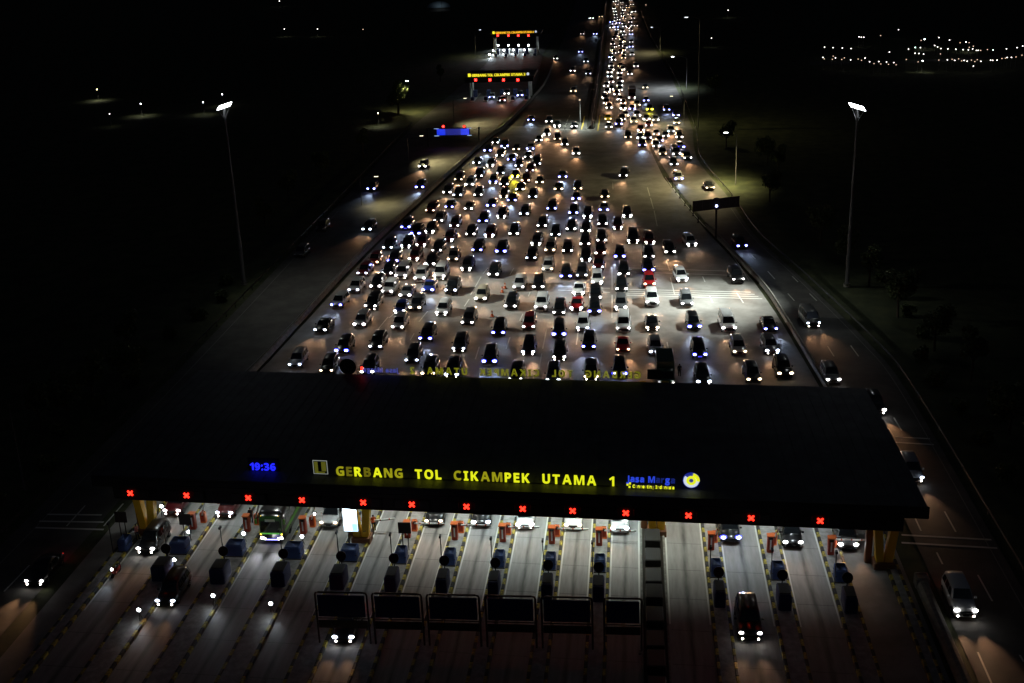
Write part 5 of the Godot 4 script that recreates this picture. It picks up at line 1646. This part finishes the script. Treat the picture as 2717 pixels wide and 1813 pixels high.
func trees() -> void:
	var crowns := [leaf_crown(1, 2.6, 4.2, 2400), leaf_crown(2, 3.2, 4.0, 2600), leaf_crown(3, 2.0, 3.4, 1800)]
	var shrubs := [leaf_crown(4, 1.3, 1.5, 700), leaf_crown(5, 1.6, 1.3, 800)]
	var spots := []
	var count := {}
	for q in [[1094, 302, 0], [1108, 262, 1], [1010, 420, 2], [900, 470, 1], [820, 540, 0], [760, 600, 2], [1985, 440, 1], [2010, 475, 2], [1985, 535, 0], [2110, 650, 1], [2175, 700, 0], [2230, 760, 2], [2300, 840, 1], [2390, 930, 0], [2480, 1010, 2], [2570, 1150, 1], [2640, 1270, 0], [2690, 1330, 2], [330, 1030, 1], [250, 1080, 0], [180, 1110, 1], [110, 1150, 2], [430, 960, 2], [1880, 390, 0], [1860, 260, 1], [1200, 215, 2]]:
		spots.append(q)
	for i in spots.size():
		var q: Array = spots[i]
		var p := gp(q[0], q[1])
		if p.x > 0:
			p.x += 4.5
		elif p.z < -150:
			p.x -= 4.5
		var h := 2.6 + 0.9 * ((i * 7) % 5) * 0.4
		var o := thing("roadside_tree", "dark leafy tree standing on the verge outside the road rail", "tree", Vector3(p.x, -0.14, p.z), i * 1.3, "trees on the dark verges")
		var row := "slip road" if p.x > 0 else "side road"
		var rk: int = count.get(row, 0)
		count[row] = rk + 1
		o.set_meta("label", "dark leafy tree on the verge of the %s, %s in its row" % [row, nth(rk)])
		part(o, "trunk", tube([Vector3.ZERO, Vector3(0.1, h * 0.6, 0.05), Vector3(0, h + 1.2, 0)], [0.2, 0.15, 0.07], 8), M.bark)
		for k in 3:
			var a := k * 2.1 + i
			part(o, "limb", tube([Vector3(0, h * 0.75, 0), Vector3(cos(a) * 1.3, h + 0.9, sin(a) * 1.3)], [0.1, 0.03], 6), M.bark)
		part(o, "crown", crowns[q[2]], M.leaf, Vector3(0, h + 1.7, 0))
		if q[0] == 1094:
			o.scale = Vector3.ONE * 1.5
	for i in 26:
		var left := i < 12
		var z := -92.0 - (i % 13) * 9.0
		var x := -67.5 - (i * 37 % 10) * 0.35 if left else 38.5 + (i * 29 % 10) * 0.3
		var o := thing("verge_shrub", "low leafy shrub on the verge beside the road guardrail", "shrub", Vector3(x, -0.14, z), i * 0.9, "shrubs on the dark verges")
		o.set_meta("label", "low leafy shrub on the %s verge, %s in its row" % ["side road" if left else "slip road", nth(i % 13)])
		part(o, "foliage", shrubs[i % 2], M.leaf, Vector3(0, 0.85, 0))
		part(o, "stem", tube([Vector3.ZERO, Vector3(0, 0.9, 0)], [0.06, 0.03], 5), M.bark)

# ---------------------------------------------------------------- everything
const CEIL_E := 42.0
const NOSE_E := 2.0
const BEAM_E := 44.0
const MAST_E := 3600.0

func _ready() -> void:
	rng.seed = 7
	var cam := Camera3D.new()
	cam.name = "camera"
	cam.fov = 2.0 * rad_to_deg(atan(906.5 / FOCAL))
	cam.near = 1.0
	cam.far = 4000.0
	add_child(cam)
	cam.transform = Transform3D(Basis(CX, CY, CZ), Vector3(0, CAM_H, 0))
	cam.current = true
	var env := Environment.new()
	env.background_mode = Environment.BG_SKY
	var sky := Sky.new()
	var sm := ProceduralSkyMaterial.new()
	sm.sky_top_color = Color(0.06, 0.07, 0.1)
	sm.sky_horizon_color = Color(0.1, 0.09, 0.08)
	sm.ground_bottom_color = Color(0.02, 0.02, 0.02)
	sm.ground_horizon_color = Color(0.1, 0.09, 0.08)
	sky.sky_material = sm
	env.sky = sky
	env.background_energy_multiplier = 0.5
	env.tonemap_mode = Environment.TONE_MAPPER_LINEAR
	env.tonemap_exposure = 1.0
	env.sdfgi_enabled = true
	env.ssao_enabled = true
	env.ssil_enabled = true
	var we := WorldEnvironment.new()
	we.name = "environment"
	we.environment = env
	add_child(we)
	var moon := DirectionalLight3D.new()
	moon.name = "moon"
	moon.light_energy = 0.003
	moon.light_angular_distance = 0.5
	moon.light_color = Color(0.8, 0.88, 1.0)
	moon.shadow_enabled = true
	add_child(moon)
	moon.rotation_degrees = Vector3(-55, 30, 0)
	bold = SystemFont.new()
	bold.font_names = PackedStringArray(["Droid Sans"])
	bold.font_weight = 700
	materials()
	extra_materials()
	roads()
	markings()
	canopy()
	var down := "orange barrier gate with its white arm lowered across a toll lane"
	var up := "orange barrier gate with its white arm raised beside a toll lane"
	for i in 15:
		BARRIER.append([down, 0.0] if i in [4, 5, 6, 7, 8, 9, 13] else [up, 1.25])
	BARRIER[4] = ["orange barrier gate with its white arm slightly tilted by the lit screen", 0.12]
	islands()
	nose_lamps()
	portals()
	screen_board()
	lamps()
	signs()
	traffic()
	bus()
	box_truck("box_truck", "long brown truck with a pale roof panel in the motorway jam", 1677, 259, 9.5, 2.4, 3.3, "maroon", "brown", true)
	box_truck("box_truck", "dark green box truck close behind the toll canopy", 1768, 1018, 7.0, 2.3, 3.2, "green", "green", false)
	small_things()
	people()
	village()
	trees()

func extra_materials() -> void:
	glow("emblem_rim", Color(0.6, 0.66, 0.6), 0.35)
	glow("emblem_dim", Color(0.36, 0.36, 0.03), 0.22)
	glow("gantry_dim_light", Color(0.006, 0.018, 0.4), 0.5)
	glow("clock_case_blue", Color(0.02, 0.05, 0.5), 0.25)
	glow("emblem_blue", Color(0.015, 0.04, 0.6), 0.4)
	glow("rear_blue", Color(0.1, 0.12, 0.7), 0.35)
	glow("bus_green_light", Color(0.12, 0.9, 0.04), 0.35)
	glow("screen_cyan_light", Color(0.3, 0.75, 1.0), 1.6)
	glow("strip_light", Color(0.3, 0.3, 1.0), 4.0)
	glow("amber_light", Color(1.0, 0.6, 0.05), 6.0)
	glow("street_dark", Color(1.0, 0.9, 0.6), 3.0)
	glow("street_dim", Color(0.8, 0.9, 1.0), 4.0)
	paint("bus_green", Color(0.12, 0.42, 0.03))
	mat("dome_blue", Color(0.3, 0.38, 0.42), 0.5)
